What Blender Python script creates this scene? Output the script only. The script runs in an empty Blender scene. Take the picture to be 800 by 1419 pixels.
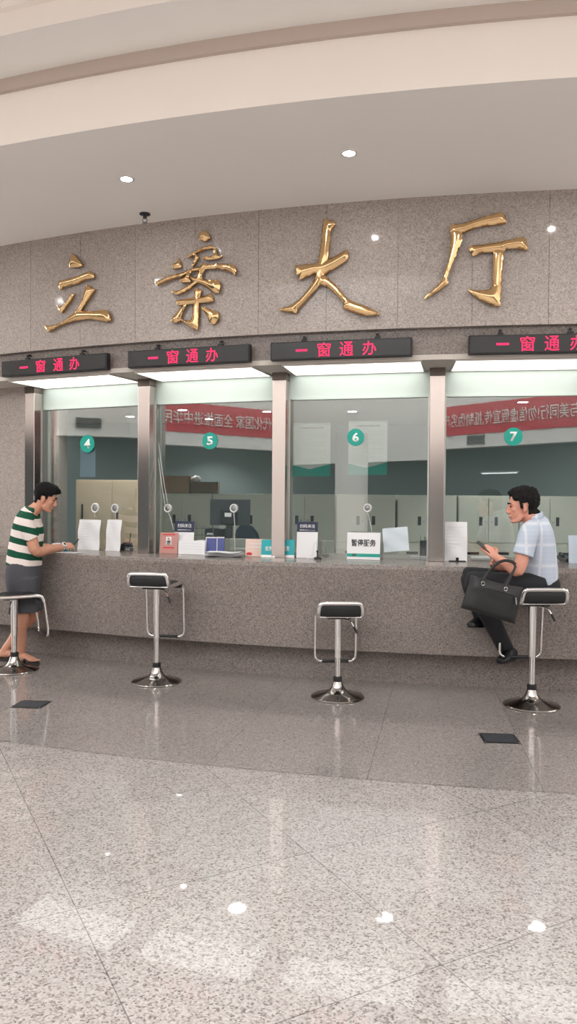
import bpy, bmesh, math, random
import numpy as np
from mathutils import Vector, Matrix, geometry, noise
random.seed(7)
SC = bpy.context.scene
COL = SC.collection
PI = math.pi
# ---------------------------------------------------------------- camera model
F = 1066.0
HC = 1.5
PITCH = math.radians(-1.0)
ROLL = math.radians(0.43)

def ray(x, y):
    u = (x - 400) / F
    v = -(y - 709.5) / F
    c, s = math.cos(ROLL), math.sin(ROLL)
    u, v = u * c - v * s, u * s + v * c
    cp, sp = math.cos(PITCH), math.sin(PITCH)
    return Vector((u, cp - v * sp, sp + v * cp))

def atz(x, y, z):
    d = ray(x, y)
    return Vector((0, 0, HC)) + d * ((z - HC) / d.z)

def aty(x, y, Y):
    d = ray(x, y)
    return Vector((0, 0, HC)) + d * (Y / d.y)

# ---------------------------------------------------------------- curved wall frame
CX, CY, R0 = 3.78, 20.5, 14.72
A0 = math.radians(-104.883)

def ang(s):
    return A0 + s / R0

def AR(s, d, z):
    a = ang(s)
    return Vector((CX + (R0 - d) * math.cos(a), CY + (R0 - d) * math.sin(a), z))

def wall_rot(s):
    """z rotation that turns local -Y to face the viewer side of the wall (local X runs to the right)"""
    return ang(s) + PI / 2

# ---------------------------------------------------------------- materials
def lin(c):
    c = c / 255.0
    return c / 12.92 if c <= 0.04045 else ((c + 0.055) / 1.055) ** 2.4

def rgb(r, g, b):
    return (lin(r), lin(g), lin(b), 1.0)

def newmat(name):
    m = bpy.data.materials.new(name)
    m.use_nodes = True
    nt = m.node_tree
    nt.nodes.clear()
    out = nt.nodes.new('ShaderNodeOutputMaterial')
    return m, nt, out

def pbr(name, col, rough=0.5, metal=0.0, spec=0.5, bump=0.0, bscale=200.0, vary=0.0, vscale=6.0, coat=0.0, aniso=None):
    m, nt, out = newmat(name)
    b = nt.nodes.new('ShaderNodeBsdfPrincipled')
    b.inputs['Base Color'].default_value = col
    b.inputs['Roughness'].default_value = rough
    b.inputs['Metallic'].default_value = metal
    b.inputs['Specular IOR Level'].default_value = spec
    b.inputs['Coat Weight'].default_value = coat
    nt.links.new(b.outputs[0], out.inputs[0])
    tc = nt.nodes.new('ShaderNodeTexCoord')
    if vary > 0:
        n = nt.nodes.new('ShaderNodeTexNoise'); n.inputs['Scale'].default_value = vscale
        n.inputs['Detail'].default_value = 5
        nt.links.new(tc.outputs['Object'], n.inputs['Vector'])
        mx = nt.nodes.new('ShaderNodeMix'); mx.data_type = 'RGBA'
        mx.inputs[6].default_value = tuple(c * (1 - vary) for c in col[:3]) + (1,)
        mx.inputs[7].default_value = tuple(min(1, c * (1 + vary)) for c in col[:3]) + (1,)
        nt.links.new(n.outputs['Fac'], mx.inputs[0])
        nt.links.new(mx.outputs[2], b.inputs['Base Color'])
    if bump > 0:
        n2 = nt.nodes.new('ShaderNodeTexNoise'); n2.inputs['Scale'].default_value = bscale
        if aniso:
            mp = nt.nodes.new('ShaderNodeMapping'); mp.inputs['Scale'].default_value = aniso
            nt.links.new(tc.outputs['Object'], mp.inputs['Vector']); nt.links.new(mp.outputs[0], n2.inputs['Vector'])
        else:
            nt.links.new(tc.outputs['Object'], n2.inputs['Vector'])
        bp = nt.nodes.new('ShaderNodeBump'); bp.inputs['Strength'].default_value = bump
        bp.inputs['Distance'].default_value = 0.002
        nt.links.new(n2.outputs['Fac'], bp.inputs['Height'])
        nt.links.new(bp.outputs[0], b.inputs['Normal'])
    return m

def emis(name, col, strength):
    m, nt, out = newmat(name)
    e = nt.nodes.new('ShaderNodeEmission')
    e.inputs[0].default_value = col
    e.inputs[1].default_value = strength
    nt.links.new(e.outputs[0], out.inputs[0])
    return m

class NB:
    """small helper for math node graphs"""
    def __init__(self, nt): self.nt = nt
    def m(self, op, a, b=None, c=None):
        n = self.nt.nodes.new('ShaderNodeMath'); n.operation = op
        for i, v in enumerate((a, b, c)):
            if v is None: continue
            if isinstance(v, (int, float)): n.inputs[i].default_value = v
            else: self.nt.links.new(v, n.inputs[i])
        return n.outputs[0]

def granite(name, stops, scale, rough=0.15, coat=0.0, spec=0.5, tone=0.08, joints=None, tint=None):
    """speckled stone: random voronoi grains through a colour ramp, broad tone variation, optional joint lines"""
    m, nt, out = newmat(name)
    L = nt.links.new
    nb = NB(nt)
    b = nt.nodes.new('ShaderNodeBsdfPrincipled')
    b.inputs['Roughness'].default_value = rough
    b.inputs['Specular IOR Level'].default_value = spec
    b.inputs['Coat Weight'].default_value = coat; b.inputs['Coat Roughness'].default_value = 0.025
    L(b.outputs[0], out.inputs[0])
    tc = nt.nodes.new('ShaderNodeTexCoord')
    vor = nt.nodes.new('ShaderNodeTexVoronoi'); vor.inputs['Scale'].default_value = scale
    wob = nt.nodes.new('ShaderNodeTexNoise'); wob.inputs['Scale'].default_value = scale * 1.4
    L(tc.outputs['Object'], wob.inputs['Vector'])
    vm = nt.nodes.new('ShaderNodeVectorMath'); vm.operation = 'SCALE'; vm.inputs['Scale'].default_value = 0.9 / scale
    L(wob.outputs['Color'], vm.inputs[0])
    va = nt.nodes.new('ShaderNodeVectorMath'); va.operation = 'ADD'
    L(tc.outputs['Object'], va.inputs[0]); L(vm.outputs[0], va.inputs[1])
    L(va.outputs[0], vor.inputs['Vector'])
    sep = nt.nodes.new('ShaderNodeSeparateColor'); L(vor.outputs['Color'], sep.inputs[0])
    nz = nt.nodes.new('ShaderNodeTexNoise'); nz.inputs['Scale'].default_value = scale * 0.22; nz.inputs['Detail'].default_value = 3
    L(tc.outputs['Object'], nz.inputs['Vector'])
    f = nb.m('ADD', nb.m('MULTIPLY', sep.outputs[0], 0.72), nb.m('MULTIPLY', nz.outputs['Fac'], 0.28))
    ramp = nt.nodes.new('ShaderNodeValToRGB')
    cr = ramp.color_ramp
    while len(cr.elements) > 1: cr.elements.remove(cr.elements[0])
    cr.elements[0].position = stops[0][0]; cr.elements[0].color = stops[0][1]
    for p, c in stops[1:]:
        e = cr.elements.new(p); e.color = c
    L(f, ramp.inputs[0])
    big = nt.nodes.new('ShaderNodeTexNoise'); big.inputs['Scale'].default_value = 1.7; big.inputs['Detail'].default_value = 4
    L(tc.outputs['Object'], big.inputs['Vector'])
    k = nb.m('ADD', 1.0 - tone, nb.m('MULTIPLY', big.outputs['Fac'], 2 * tone))
    if joints:
        sx = nt.nodes.new('ShaderNodeSeparateXYZ'); L(tc.outputs['Object'], sx.inputs[0])
        p, q = joints['coords'](nb, sx.outputs[0], sx.outputs[1])
        (p0, pp), (q0, qp), w = joints['p'], joints['q'], joints['w']
        tp = nb.m('DIVIDE', nb.m('SUBTRACT', p, p0), pp)
        tq = nb.m('DIVIDE', nb.m('SUBTRACT', q, q0), qp)
        dp = nb.m('MULTIPLY', nb.m('ABSOLUTE', nb.m('SUBTRACT', nb.m('FRACT', nb.m('ADD', tp, 0.5)), 0.5)), pp)
        dq = nb.m('MULTIPLY', nb.m('ABSOLUTE', nb.m('SUBTRACT', nb.m('FRACT', nb.m('ADD', tq, 0.5)), 0.5)), qp)
        line = nb.m('LESS_THAN', nb.m('MINIMUM', dp, dq), w)
        wn = nt.nodes.new('ShaderNodeTexWhiteNoise'); wn.noise_dimensions = '2D'
        cx = nt.nodes.new('ShaderNodeCombineXYZ')
        L(nb.m('FLOOR', tp), cx.inputs[0]); L(nb.m('FLOOR', tq), cx.inputs[1]); L(cx.outputs[0], wn.inputs['Vector'])
        tile = nb.m('ADD', 1.0 - joints['tile'], nb.m('MULTIPLY', wn.outputs['Value'], 2 * joints['tile']))
        k = nb.m('MULTIPLY', k, tile)
        k = nb.m('MULTIPLY', k, nb.m('SUBTRACT', 1.0, nb.m('MULTIPLY', line, joints.get('dark', 0.55))))
    mul = nt.nodes.new('ShaderNodeVectorMath'); mul.operation = 'SCALE'
    L(ramp.outputs[0], mul.inputs[0]); L(k, mul.inputs['Scale'])
    L(mul.outputs[0], b.inputs['Base Color'])
    return m

G_WALL = [(0.12, rgb(124, 117, 112)), (0.30, rgb(159, 149, 143)), (0.55, rgb(173, 163, 157)), (0.78, rgb(186, 175, 167)), (0.95, rgb(203, 193, 184))]
G_COUNTER = [(0.12, rgb(90, 84, 80)), (0.30, rgb(122, 113, 108)), (0.55, rgb(136, 126, 121)), (0.78, rgb(148, 139, 132)), (0.95, rgb(166, 156, 150))]
G_FLOOR = [(0.12, rgb(100, 92, 90)), (0.26, rgb(140, 132, 128)), (0.45, rgb(162, 155, 151)), (0.72, rgb(173, 167, 162)), (0.95, rgb(185, 179, 174))]
G_BAND = [(0.12, rgb(104, 99, 96)), (0.30, rgb(133, 127, 123)), (0.55, rgb(147, 139, 135)), (0.80, rgb(160, 152, 147)), (0.95, rgb(174, 166, 162))]

def fl_coords(nb, x, y):
    c, s = math.cos(math.radians(28)), math.sin(math.radians(28))
    return (nb.m('ADD', nb.m('MULTIPLY', x, c), nb.m('MULTIPLY', y, s)),
            nb.m('SUBTRACT', nb.m('MULTIPLY', y, c), nb.m('MULTIPLY', x, s)))

def band_coords(nb, x, y):
    dx = nb.m('SUBTRACT', x, CX); dy = nb.m('SUBTRACT', y, CY)
    a = nb.m('ARCTAN2', dy, dx)
    r = nb.m('SQRT', nb.m('ADD', nb.m('MULTIPLY', dx, dx), nb.m('MULTIPLY', dy, dy)))
    return nb.m('MULTIPLY', nb.m('SUBTRACT', a, A0), R0), nb.m('SUBTRACT', R0, r)

M = {}
M['wall_granite'] = granite('wall_granite', G_WALL, 190, rough=0.07, spec=0.28, tone=0.07)
M['counter_granite'] = granite('counter_granite', G_COUNTER, 170, rough=0.22, spec=0.35, tone=0.12)
M['floor_granite'] = granite('floor_granite', G_FLOOR, 150, rough=0.22, coat=0.5, spec=0.3, tone=0.05,
                             joints=dict(coords=fl_coords, p=(0.63, 0.97), q=(1.93, 0.88), w=0.0022, tile=0.035, dark=0.5))
M['band_granite'] = granite('band_granite', G_BAND, 150, rough=0.14, coat=0.7, spec=0.3, tone=0.07,
                            joints=dict(coords=band_coords, p=(0.06, 0.80), q=(-1.05, 1.05), w=0.0022, tile=0.05, dark=0.4))
M['paint'] = pbr('ceiling_paint', rgb(250, 247, 242), 0.8, spec=0.2, vary=0.02, vscale=2.0)
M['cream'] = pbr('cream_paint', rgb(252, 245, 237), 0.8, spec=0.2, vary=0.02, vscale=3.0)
M['taupe'] = pbr('taupe_trim', rgb(196, 182, 172), 0.8, spec=0.2)  # darker taupe tone of the small cove step
M['white_paint'] = pbr('white_frame_paint', rgb(204, 213, 206), 0.5, vary=0.03)
M['beige_paint'] = pbr('beige_soffit', rgb(205, 198, 190), 0.6, vary=0.03)
M['lobby_white'] = pbr('lobby_white', rgb(240, 237, 233), 0.8)
M['lobby_dark'] = pbr('lobby_dark_cladding', rgb(78, 92, 94), 0.6, vary=0.1, vscale=1.5)
M['banner_red'] = pbr('banner_red', rgb(214, 66, 78), 0.8)
M['banner_white'] = pbr('banner_white', rgb(245, 240, 235), 0.8)
M['steel'] = pbr('brushed_steel', rgb(194, 183, 178), 0.17, 1.0, bump=0.02, bscale=60, aniso=(1, 1, 0.05))
M['steel_cap'] = pbr('dark_steel_cap', rgb(120, 108, 102), 0.45, 1.0)
M['alu'] = pbr('window_aluminium', rgb(178, 182, 176), 0.42, 1.0)
M['chrome'] = pbr('chrome', rgb(226, 224, 222), 0.09, 1.0)
M['chrome_base'] = pbr('chrome_base', rgb(172, 168, 164), 0.16, 1.0, vary=0.05, vscale=20)
M['leather'] = pbr('black_leatherette', rgb(26, 28, 30), 0.45, bump=0.15, bscale=400)
M['black'] = pbr('black_plastic', rgb(24, 24, 26), 0.45)
M['blackgloss'] = pbr('black_gloss', rgb(14, 15, 17), 0.12, spec=0.5)
M['darkgrey'] = pbr('dark_grey_plastic', rgb(52, 55, 60), 0.5)
M['gold'] = pbr('polished_gold', rgb(234, 198, 148), 0.13, 1.0, bump=0.04, bscale=40)
M['goldside'] = pbr('gold_edge', rgb(196, 160, 112), 0.25, 1.0)
M['led_red'] = emis('led_red', (1.0, 0.03, 0.11, 1), 1.6)
M['led_panel'] = emis('light_box', (0.97, 1.0, 0.95, 1), 2.3)
M['lamp'] = emis('downlight_lens', (1.0, 0.99, 0.97, 1), 260.0)
M['lamp_office'] = emis('office_lamp_lens', (1.0, 0.98, 0.95, 1), 40.0)
M['teal'] = pbr('teal_print', rgb(20, 158, 142), 0.5)
M['teal_card'] = pbr('teal_card', rgb(40, 170, 178), 0.5)
M['white_print'] = pbr('white_print', rgb(246, 246, 244), 0.5)
M['paper'] = pbr('paper', rgb(236, 236, 238), 0.8, vary=0.02)
M['paper_text'] = pbr('print_grey', rgb(96, 100, 102), 0.8)
M['paper_blue'] = pbr('pale_blue_sheet', rgb(176, 204, 222), 0.7)
M['navy'] = pbr('navy_print', rgb(40, 48, 74), 0.6)
M['folder'] = pbr('blue_folder', rgb(84, 92, 150), 0.5)
M['pink'] = pbr('pink_card', rgb(198, 146, 138), 0.7)
M['peach'] = pbr('peach_card', rgb(226, 200, 186), 0.7)
M['plastic_white'] = pbr('white_plastic', rgb(222, 222, 222), 0.4)
M['metal_grey'] = pbr('grey_metal', rgb(150, 152, 150), 0.4, 0.6)
M['cabinet'] = pbr('cabinet_enamel', rgb(196, 202, 190), 0.5, vary=0.03)
M['beige_cab'] = pbr('beige_cabinet', rgb(208, 190, 164), 0.55, vary=0.03)
M['office_wall'] = pbr('office_wall', rgb(128, 142, 142), 0.85)
M['office_ceiling'] = pbr('office_ceiling', rgb(150, 152, 152), 0.85)
M['office_floor'] = pbr('office_floor', rgb(130, 128, 124), 0.5)
M['cardboard'] = pbr('cardboard', rgb(156, 128, 98), 0.85, vary=0.06)
M['cardboard_dark'] = pbr('cardboard_dark', rgb(112, 94, 74), 0.85, vary=0.06)
M['fabric_dark'] = pbr('dark_chair_fabric', rgb(40, 48, 64), 0.9, bump=0.2, bscale=300)
M['skin'] = pbr('skin', rgb(206, 150, 124), 0.55, vary=0.06, vscale=15)
M['skin2'] = pbr('skin_warm', rgb(214, 152, 130), 0.55, vary=0.06, vscale=15)
M['lip'] = pbr('lip', rgb(168, 100, 90), 0.5)
M['hair'] = pbr('black_hair', rgb(15, 14, 15), 0.75, spec=0.2, bump=0.5, bscale=180, aniso=(1, 1, 0.3))
M['hair2'] = pbr('greying_black_hair', rgb(22, 20, 20), 0.75, spec=0.2, bump=0.5, bscale=180, aniso=(1, 1, 0.3), vary=0.3, vscale=60)
M['eye_dark'] = pbr('eye_dark', rgb(20, 16, 14), 0.3)
M['shorts'] = pbr('grey_shorts', rgb(74, 74, 80), 0.85, bump=0.2, bscale=120, vary=0.06)
M['trouser'] = pbr('black_trousers', rgb(26, 28, 33), 0.85, bump=0.15, bscale=100, vary=0.1)
M['shoe'] = pbr('black_shoe', rgb(20, 21, 25), 0.35)
M['bag'] = pbr('black_bag_leather', rgb(24, 24, 26), 0.5, bump=0.2, bscale=250)
M['sandal'] = pbr('dark_sandal', rgb(42, 36, 34), 0.7)
M['green_knit'] = pbr('green_knit', rgb(34, 84, 64), 0.9)

def stripes():
    m, nt, out = newmat('green_white_stripes')
    nb = NB(nt); L = nt.links.new
    b = nt.nodes.new('ShaderNodeBsdfPrincipled'); b.inputs['Roughness'].default_value = 0.9
    b.inputs['Specular IOR Level'].default_value = 0.15
    L(b.outputs[0], out.inputs[0])
    tc = nt.nodes.new('ShaderNodeTexCoord')
    sx = nt.nodes.new('ShaderNodeSeparateXYZ'); L(tc.outputs['Object'], sx.inputs[0])
    nz = nt.nodes.new('ShaderNodeTexNoise'); nz.inputs['Scale'].default_value = 5; L(tc.outputs['Object'], nz.inputs['Vector'])
    h = nb.m('ADD', sx.outputs[2], nb.m('MULTIPLY', sx.outputs[0], 0.20))
    h = nb.m('ADD', h, nb.m('MULTIPLY', nz.outputs['Fac'], 0.03))
    fr = nb.m('FRACT', nb.m('DIVIDE', nb.m('SUBTRACT', h, STRIPE0), 0.121))
    g = nb.m('LESS_THAN', fr, 0.47)
    mx = nt.nodes.new('ShaderNodeMix'); mx.data_type = 'RGBA'
    mx.inputs[6].default_value = rgb(238, 226, 220); mx.inputs[7].default_value = rgb(32, 82, 62)
    L(g, mx.inputs[0]); L(mx.outputs[2], b.inputs['Base Color'])
    return m
STRIPE0 = 0.02
M['stripes'] = stripes()

def plaid():
    m, nt, out = newmat('pale_blue_check')
    nb = NB(nt); L = nt.links.new
    b = nt.nodes.new('ShaderNodeBsdfPrincipled'); b.inputs['Roughness'].default_value = 0.9
    b.inputs['Specular IOR Level'].default_value = 0.15
    L(b.outputs[0], out.inputs[0])
    tc = nt.nodes.new('ShaderNodeTexCoord')
    sx = nt.nodes.new('ShaderNodeSeparateXYZ'); L(tc.outputs['Object'], sx.inputs[0])
    def line(v, per, off, w):
        return nb.m('LESS_THAN', nb.m('FRACT', nb.m('DIVIDE', nb.m('ADD', v, off), per)), w)
    a = line(sx.outputs[2], 0.15, 0.02, 0.12)
    c = line(sx.outputs[0], 0.13, 0.05, 0.13)
    d = line(sx.outputs[2], 0.030, 0.0, 0.35)
    f = nb.m('ADD', nb.m('MULTIPLY', nb.m('MAXIMUM', a, c), 0.8), nb.m('MULTIPLY', d, 0.16))
    mx = nt.nodes.new('ShaderNodeMix'); mx.data_type = 'RGBA'
    mx.inputs[6].default_value = rgb(186, 197, 212); mx.inputs[7].default_value = rgb(214, 218, 226)
    L(f, mx.inputs[0]); L(mx.outputs[2], b.inputs['Base Color'])
    return m
M['plaid'] = plaid()

def glassmat():
    m, nt, out = newmat('reflective_glass')
    L = nt.links.new
    t = nt.nodes.new('ShaderNodeBsdfTransparent'); t.inputs[0].default_value = (0.96, 0.98, 0.97, 1)
    g = nt.nodes.new('ShaderNodeBsdfGlossy'); g.inputs['Roughness'].default_value = 0.0
    g.inputs['Color'].default_value = (0.95, 0.98, 0.97, 1)
    fr = nt.nodes.new('ShaderNodeFresnel'); fr.inputs['IOR'].default_value = 1.5
    nb = NB(nt)
    fac = nb.m('MINIMUM', nb.m('ADD', fr.outputs[0], GLASS_R), 1.0)
    mx = nt.nodes.new('ShaderNodeMixShader')
    L(fac, mx.inputs[0]); L(t.outputs[0], mx.inputs[1]); L(g.outputs[0], mx.inputs[2]); L(mx.outputs[0], out.inputs[0])
    return m
GLASS_R = 0.075
M['glass'] = glassmat()

# ---------------------------------------------------------------- object helpers
def link(o, parent=None):
    COL.objects.link(o)
    if parent is not None: o.parent = parent
    return o

def mesh_obj(name, bm, mats, parent=None, smooth=False, auto=None):
    me = bpy.data.meshes.new(name)
    bmesh.ops.recalc_face_normals(bm, faces=bm.faces)
    bm.to_mesh(me); bm.free()
    if not isinstance(mats, (list, tuple)): mats = [mats]
    for mm in mats: me.materials.append(mm)
    if smooth:
        for p in me.polygons: p.use_smooth = True
    if auto is not None:
        me.set_sharp_from_angle(angle=math.radians(auto))
    return link(bpy.data.objects.new(name, me), parent)

def tag(o, label, cat, group=None):
    o['label'] = label; o['category'] = cat
    if group: o['group'] = group
    return o

def struct(o):
    o['kind'] = 'structure'
    return o

def thing(name, label, cat, loc=(0, 0, 0), rz=0.0, group=None):
    o = bpy.data.objects.new(name, None)
    o.empty_display_size = 0.05
    COL.objects.link(o)
    o.location = loc; o.rotation_euler = (0, 0, rz)
    return tag(o, label, cat, group)

def T(x=0, y=0, z=0): return Matrix.Translation((x, y, z))
def RX(a): return Matrix.Rotation(a, 4, 'X')
def RY(a): return Matrix.Rotation(a, 4, 'Y')
def RZ(a): return Matrix.Rotation(a, 4, 'Z')

def box(bm, x0, x1, y0, y1, z0, z1, mat=None, bev=0.0, seg=2, mi=0):
    vs = [bm.verts.new((x, y, z)) for x in (x0, x1) for y in (y0, y1) for z in (z0, z1)]
    idx = [(0, 1, 3, 2), (4, 6, 7, 5), (0, 4, 5, 1), (2, 3, 7, 6), (0, 2, 6, 4), (1, 5, 7, 3)]
    fs = [bm.faces.new([vs[i] for i in f]) for f in idx]
    for f in fs: f.material_index = mi
    if bev > 0:
        es = list({e for f in fs for e in f.edges})
        r = bmesh.ops.bevel(bm, geom=es, offset=bev, segments=seg, affect='EDGES', profile=0.5)
        allv = list({v for f in r['faces'] for v in f.verts} | {v for v in vs if v.is_valid})
        for f in r['faces']: f.material_index = mi
        vs = allv
    if mat is not None:
        for v in vs:
            if v.is_valid: v.co = mat @ v.co
    return vs

def catmull(pts, n):
    pts = [Vector(p) for p in pts]
    if len(pts) < 3 or n <= 1:
        return pts
    out = []
    P = [pts[0] * 2 - pts[1]] + pts + [pts[-1] * 2 - pts[-2]]
    for i in range(1, len(P) - 2):
        for k in range(n):
            t = k / n
            a, b, c, d = P[i - 1], P[i], P[i + 1], P[i + 2]
            out.append(0.5 * ((2 * b) + (c - a) * t + (2 * a - 5 * b + 4 * c - d) * t * t + (3 * b - a - 3 * c + d) * t ** 3))
    out.append(pts[-1])
    return out

def tube(bm, pts, radii, ref=None, seg=12, sub=4, closed=False, caps=True, mi=0):
    """swept tube; radii: number, list of numbers or list of (r_side, r_ref); ref = vector that r_ref follows"""
    n = len(pts)
    if not isinstance(radii, (list, tuple)): radii = [radii] * n
    rr = [r if isinstance(r, (tuple, list)) else (r, r) for r in radii]
    if sub > 1 and n > 2 and not closed:
        R = catmull([Vector((r[0], r[1], 0)) for r in rr], sub)
        P = catmull(pts, sub)
    else:
        P = [Vector(p) for p in pts]; R = [Vector((r[0], r[1], 0)) for r in rr]
    N = len(P)
    rings = []
    prev = None
    for i in range(N):
        if closed: t = (P[(i + 1) % N] - P[i - 1])
        else: t = P[min(i + 1, N - 1)] - P[max(i - 1, 0)]
        t = t.normalized()
        if ref is not None:
            w = Vector(ref); w = (w - t * w.dot(t)).normalized()
        elif prev is None:
            w = Vector((0, 0, 1)) if abs(t.z) < 0.9 else Vector((1, 0, 0)); w = (w - t * w.dot(t)).normalized()
        else:
            w = (prev - t * prev.dot(t)).normalized()
        prev = w
        s = t.cross(w)
        ring = []
        for k in range(seg):
            a = 2 * PI * k / seg
            ring.append(bm.verts.new(P[i] + s * (math.cos(a) * R[i].x) + w * (math.sin(a) * R[i].y)))
        rings.append(ring)
    cnt = N if closed else N - 1
    for i in range(cnt):
        A, B = rings[i], rings[(i + 1) % N]
        for k in range(seg):
            f = bm.faces.new((A[k], A[(k + 1) % seg], B[(k + 1) % seg], B[k])); f.material_index = mi
    if caps and not closed:
        bm.faces.new(rings[0][::-1]).material_index = mi
        bm.faces.new(rings[-1]).material_index = mi
    return rings

def ellip(bm, c, axes, seg=16, rings=10, mi=0):
    """ellipsoid at c with three axis vectors"""
    ax = [Vector(a) for a in axes]; c = Vector(c)
    top = bm.verts.new(c + ax[2]); bot = bm.verts.new(c - ax[2])
    rs = []
    for i in range(1, rings):
        ph = PI * i / rings
        rs.append([bm.verts.new(c + ax[2] * math.cos(ph) + (ax[0] * math.cos(2 * PI * k / seg) + ax[1] * math.sin(2 * PI * k / seg)) * math.sin(ph)) for k in range(seg)])
    for k in range(seg):
        bm.faces.new((top, rs[0][k], rs[0][(k + 1) % seg])).material_index = mi
        bm.faces.new((bot, rs[-1][(k + 1) % seg], rs[-1][k])).material_index = mi
        for i in range(len(rs) - 1):
            bm.faces.new((rs[i][k], rs[i + 1][k], rs[i + 1][(k + 1) % seg], rs[i][(k + 1) % seg])).material_index = mi

def lathe(bm, prof, seg=32, mat=None, mi=0):
    rings = []
    for r, z in prof:
        if r < 1e-5:
            v = bm.verts.new((0, 0, z)); rings.append([v] * seg)
        else:
            rings.append([bm.verts.new((r * math.cos(2 * PI * k / seg), r * math.sin(2 * PI * k / seg), z)) for k in range(seg)])
    for i in range(len(rings) - 1):
        for k in range(seg):
            q = [rings[i][k], rings[i][(k + 1) % seg], rings[i + 1][(k + 1) % seg], rings[i + 1][k]]
            u = []
            for v in q:
                if v not in u: u.append(v)
            if len(u) >= 3: bm.faces.new(u).material_index = mi
    if mat is not None:
        for v in {v for r in rings for v in r}: v.co = mat @ v.co

def sweep(bm, prof, s0, s1, n, mis=None, closed=True, ends=True):
    """profile of (d, z) swept along the curved wall from s0 to s1"""
    rings = []
    for i in range(n + 1):
        s = s0 + (s1 - s0) * i / n
        rings.append([bm.verts.new(AR(s, d, z)) for d, z in prof])
    m = len(prof)
    for i in range(n):
        for k in range(m if closed else m - 1):
            f = bm.faces.new((rings[i][k], rings[i][(k + 1) % m], rings[i + 1][(k + 1) % m], rings[i + 1][k]))
            if mis: f.material_index = mis[k]
    if closed and ends:
        bm.faces.new(rings[0]); bm.faces.new(rings[-1][::-1])

def remesh(name, bm, voxel, mats, parent=None, smooth_it=2, loc=None):
    """union of overlapping closed shapes as ONE continuous smooth surface"""
    me = bpy.data.meshes.new(name + '_src')
    bm.to_mesh(me); bm.free()
    o = bpy.data.objects.new(name + '_src', me); COL.objects.link(o)
    md = o.modifiers.new('r', 'REMESH'); md.mode = 'VOXEL'; md.voxel_size = voxel; md.use_smooth_shade = True
    if smooth_it:
        sm = o.modifiers.new('s', 'SMOOTH'); sm.factor = 0.5; sm.iterations = smooth_it
    dg = bpy.context.evaluated_depsgraph_get()
    me2 = bpy.data.meshes.new_from_object(o.evaluated_get(dg))
    bpy.data.objects.remove(o); bpy.data.meshes.remove(me)
    me2.name = name
    me2.materials.clear()
    for mm in (mats if isinstance(mats, (list, tuple)) else [mats]): me2.materials.append(mm)
    for p in me2.polygons: p.use_smooth = True
    return link(bpy.data.objects.new(name, me2), parent)

def text_obj(name, body, mat, w=None, h=None, depth=0.002, parent=None, M4=None, bold=0.0, stretch=True):
    """lettering as a mesh centred on its local origin, in the local XZ plane facing -Y"""
    c = bpy.data.curves.new('tmp_text', 'FONT'); c.body = body; c.offset = bold; c.resolution_u = 3
    o = bpy.data.objects.new('tmp_text', c); COL.objects.link(o)
    dg = bpy.context.evaluated_depsgraph_get()
    me = bpy.data.meshes.new_from_object(o.evaluated_get(dg))
    bpy.data.objects.remove(o); bpy.data.curves.remove(c)
    xs = [v.co.x for v in me.vertices]; ys = [v.co.y for v in me.vertices]
    x0, x1, y0, y1 = min(xs), max(xs), min(ys), max(ys)
    sx = w / (x1 - x0) if w else None
    sy = h / (y1 - y0) if h else None
    if sx is None: sx = sy
    if sy is None: sy = sx
    bm = bmesh.new(); bm.from_mesh(me); bpy.data.meshes.remove(me)
    for v in bm.verts:
        v.co = Vector(((v.co.x - (x0 + x1) / 2) * sx, 0, (v.co.y - (y0 + y1) / 2) * sy))
    r = bmesh.ops.extrude_face_region(bm, geom=list(bm.faces))
    for v in [g for g in r['geom'] if isinstance(g, bmesh.types.BMVert)]: v.co.y -= depth
    if M4 is not None:
        for v in bm.verts: v.co = M4 @ v.co
    return mesh_obj(name, bm, mat, parent)

# ================================================================ SETTING
S0, S1 = -8.2, 6.2
# --- floor: light granite hall floor with the darker polished band along the counter
bm = bmesh.new()
vs = [bm.verts.new(p) for p in ((-18, -18, 0), (12, -18, 0), (12, 14.5, 0), (-18, 14.5, 0))]
bm.faces.new(vs)
n = 80
ra = [bm.verts.new(AR(S0 + (S1 - S0) * i / n, -2.03, 0.0015)) for i in range(n + 1)]
rb = [bm.verts.new(AR(S0 + (S1 - S0) * i / n, 0.4, 0.0015)) for i in range(n + 1)]
for i in range(n):
    bm.faces.new((ra[i], ra[i + 1], rb[i + 1], rb[i])).material_index = 1
struct(mesh_obj('floor', bm, [M['floor_granite'], M['band_granite']]))

# --- stepped cove ceiling
bm = bmesh.new()
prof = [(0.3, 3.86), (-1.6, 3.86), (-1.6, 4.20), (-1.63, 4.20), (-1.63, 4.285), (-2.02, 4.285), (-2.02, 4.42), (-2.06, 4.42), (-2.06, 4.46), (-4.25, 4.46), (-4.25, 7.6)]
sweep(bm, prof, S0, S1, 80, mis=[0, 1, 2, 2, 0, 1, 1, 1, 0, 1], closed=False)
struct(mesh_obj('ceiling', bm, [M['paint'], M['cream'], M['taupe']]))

# --- upper granite wall of butted slabs
bm = bmesh.new()
JS = 0.57
k0 = int((S0 + 0.27) / JS)
for k in range(k0, int((S1 + 0.27) / JS)):
    a = -0.27 + JS * k; b = a + JS
    sweep(bm, [(0.0, 2.845), (0.06, 2.845), (0.06, 3.90), (0.0, 3.90)], a + 0.0015, b - 0.0015, 3)
sweep(bm, [(0.012, 2.847), (0.3, 2.847), (0.3, 3.95), (0.012, 3.95)], S0, S1, 60)
struct(mesh_obj('wall_upper', bm, M['wall_granite']))
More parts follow.
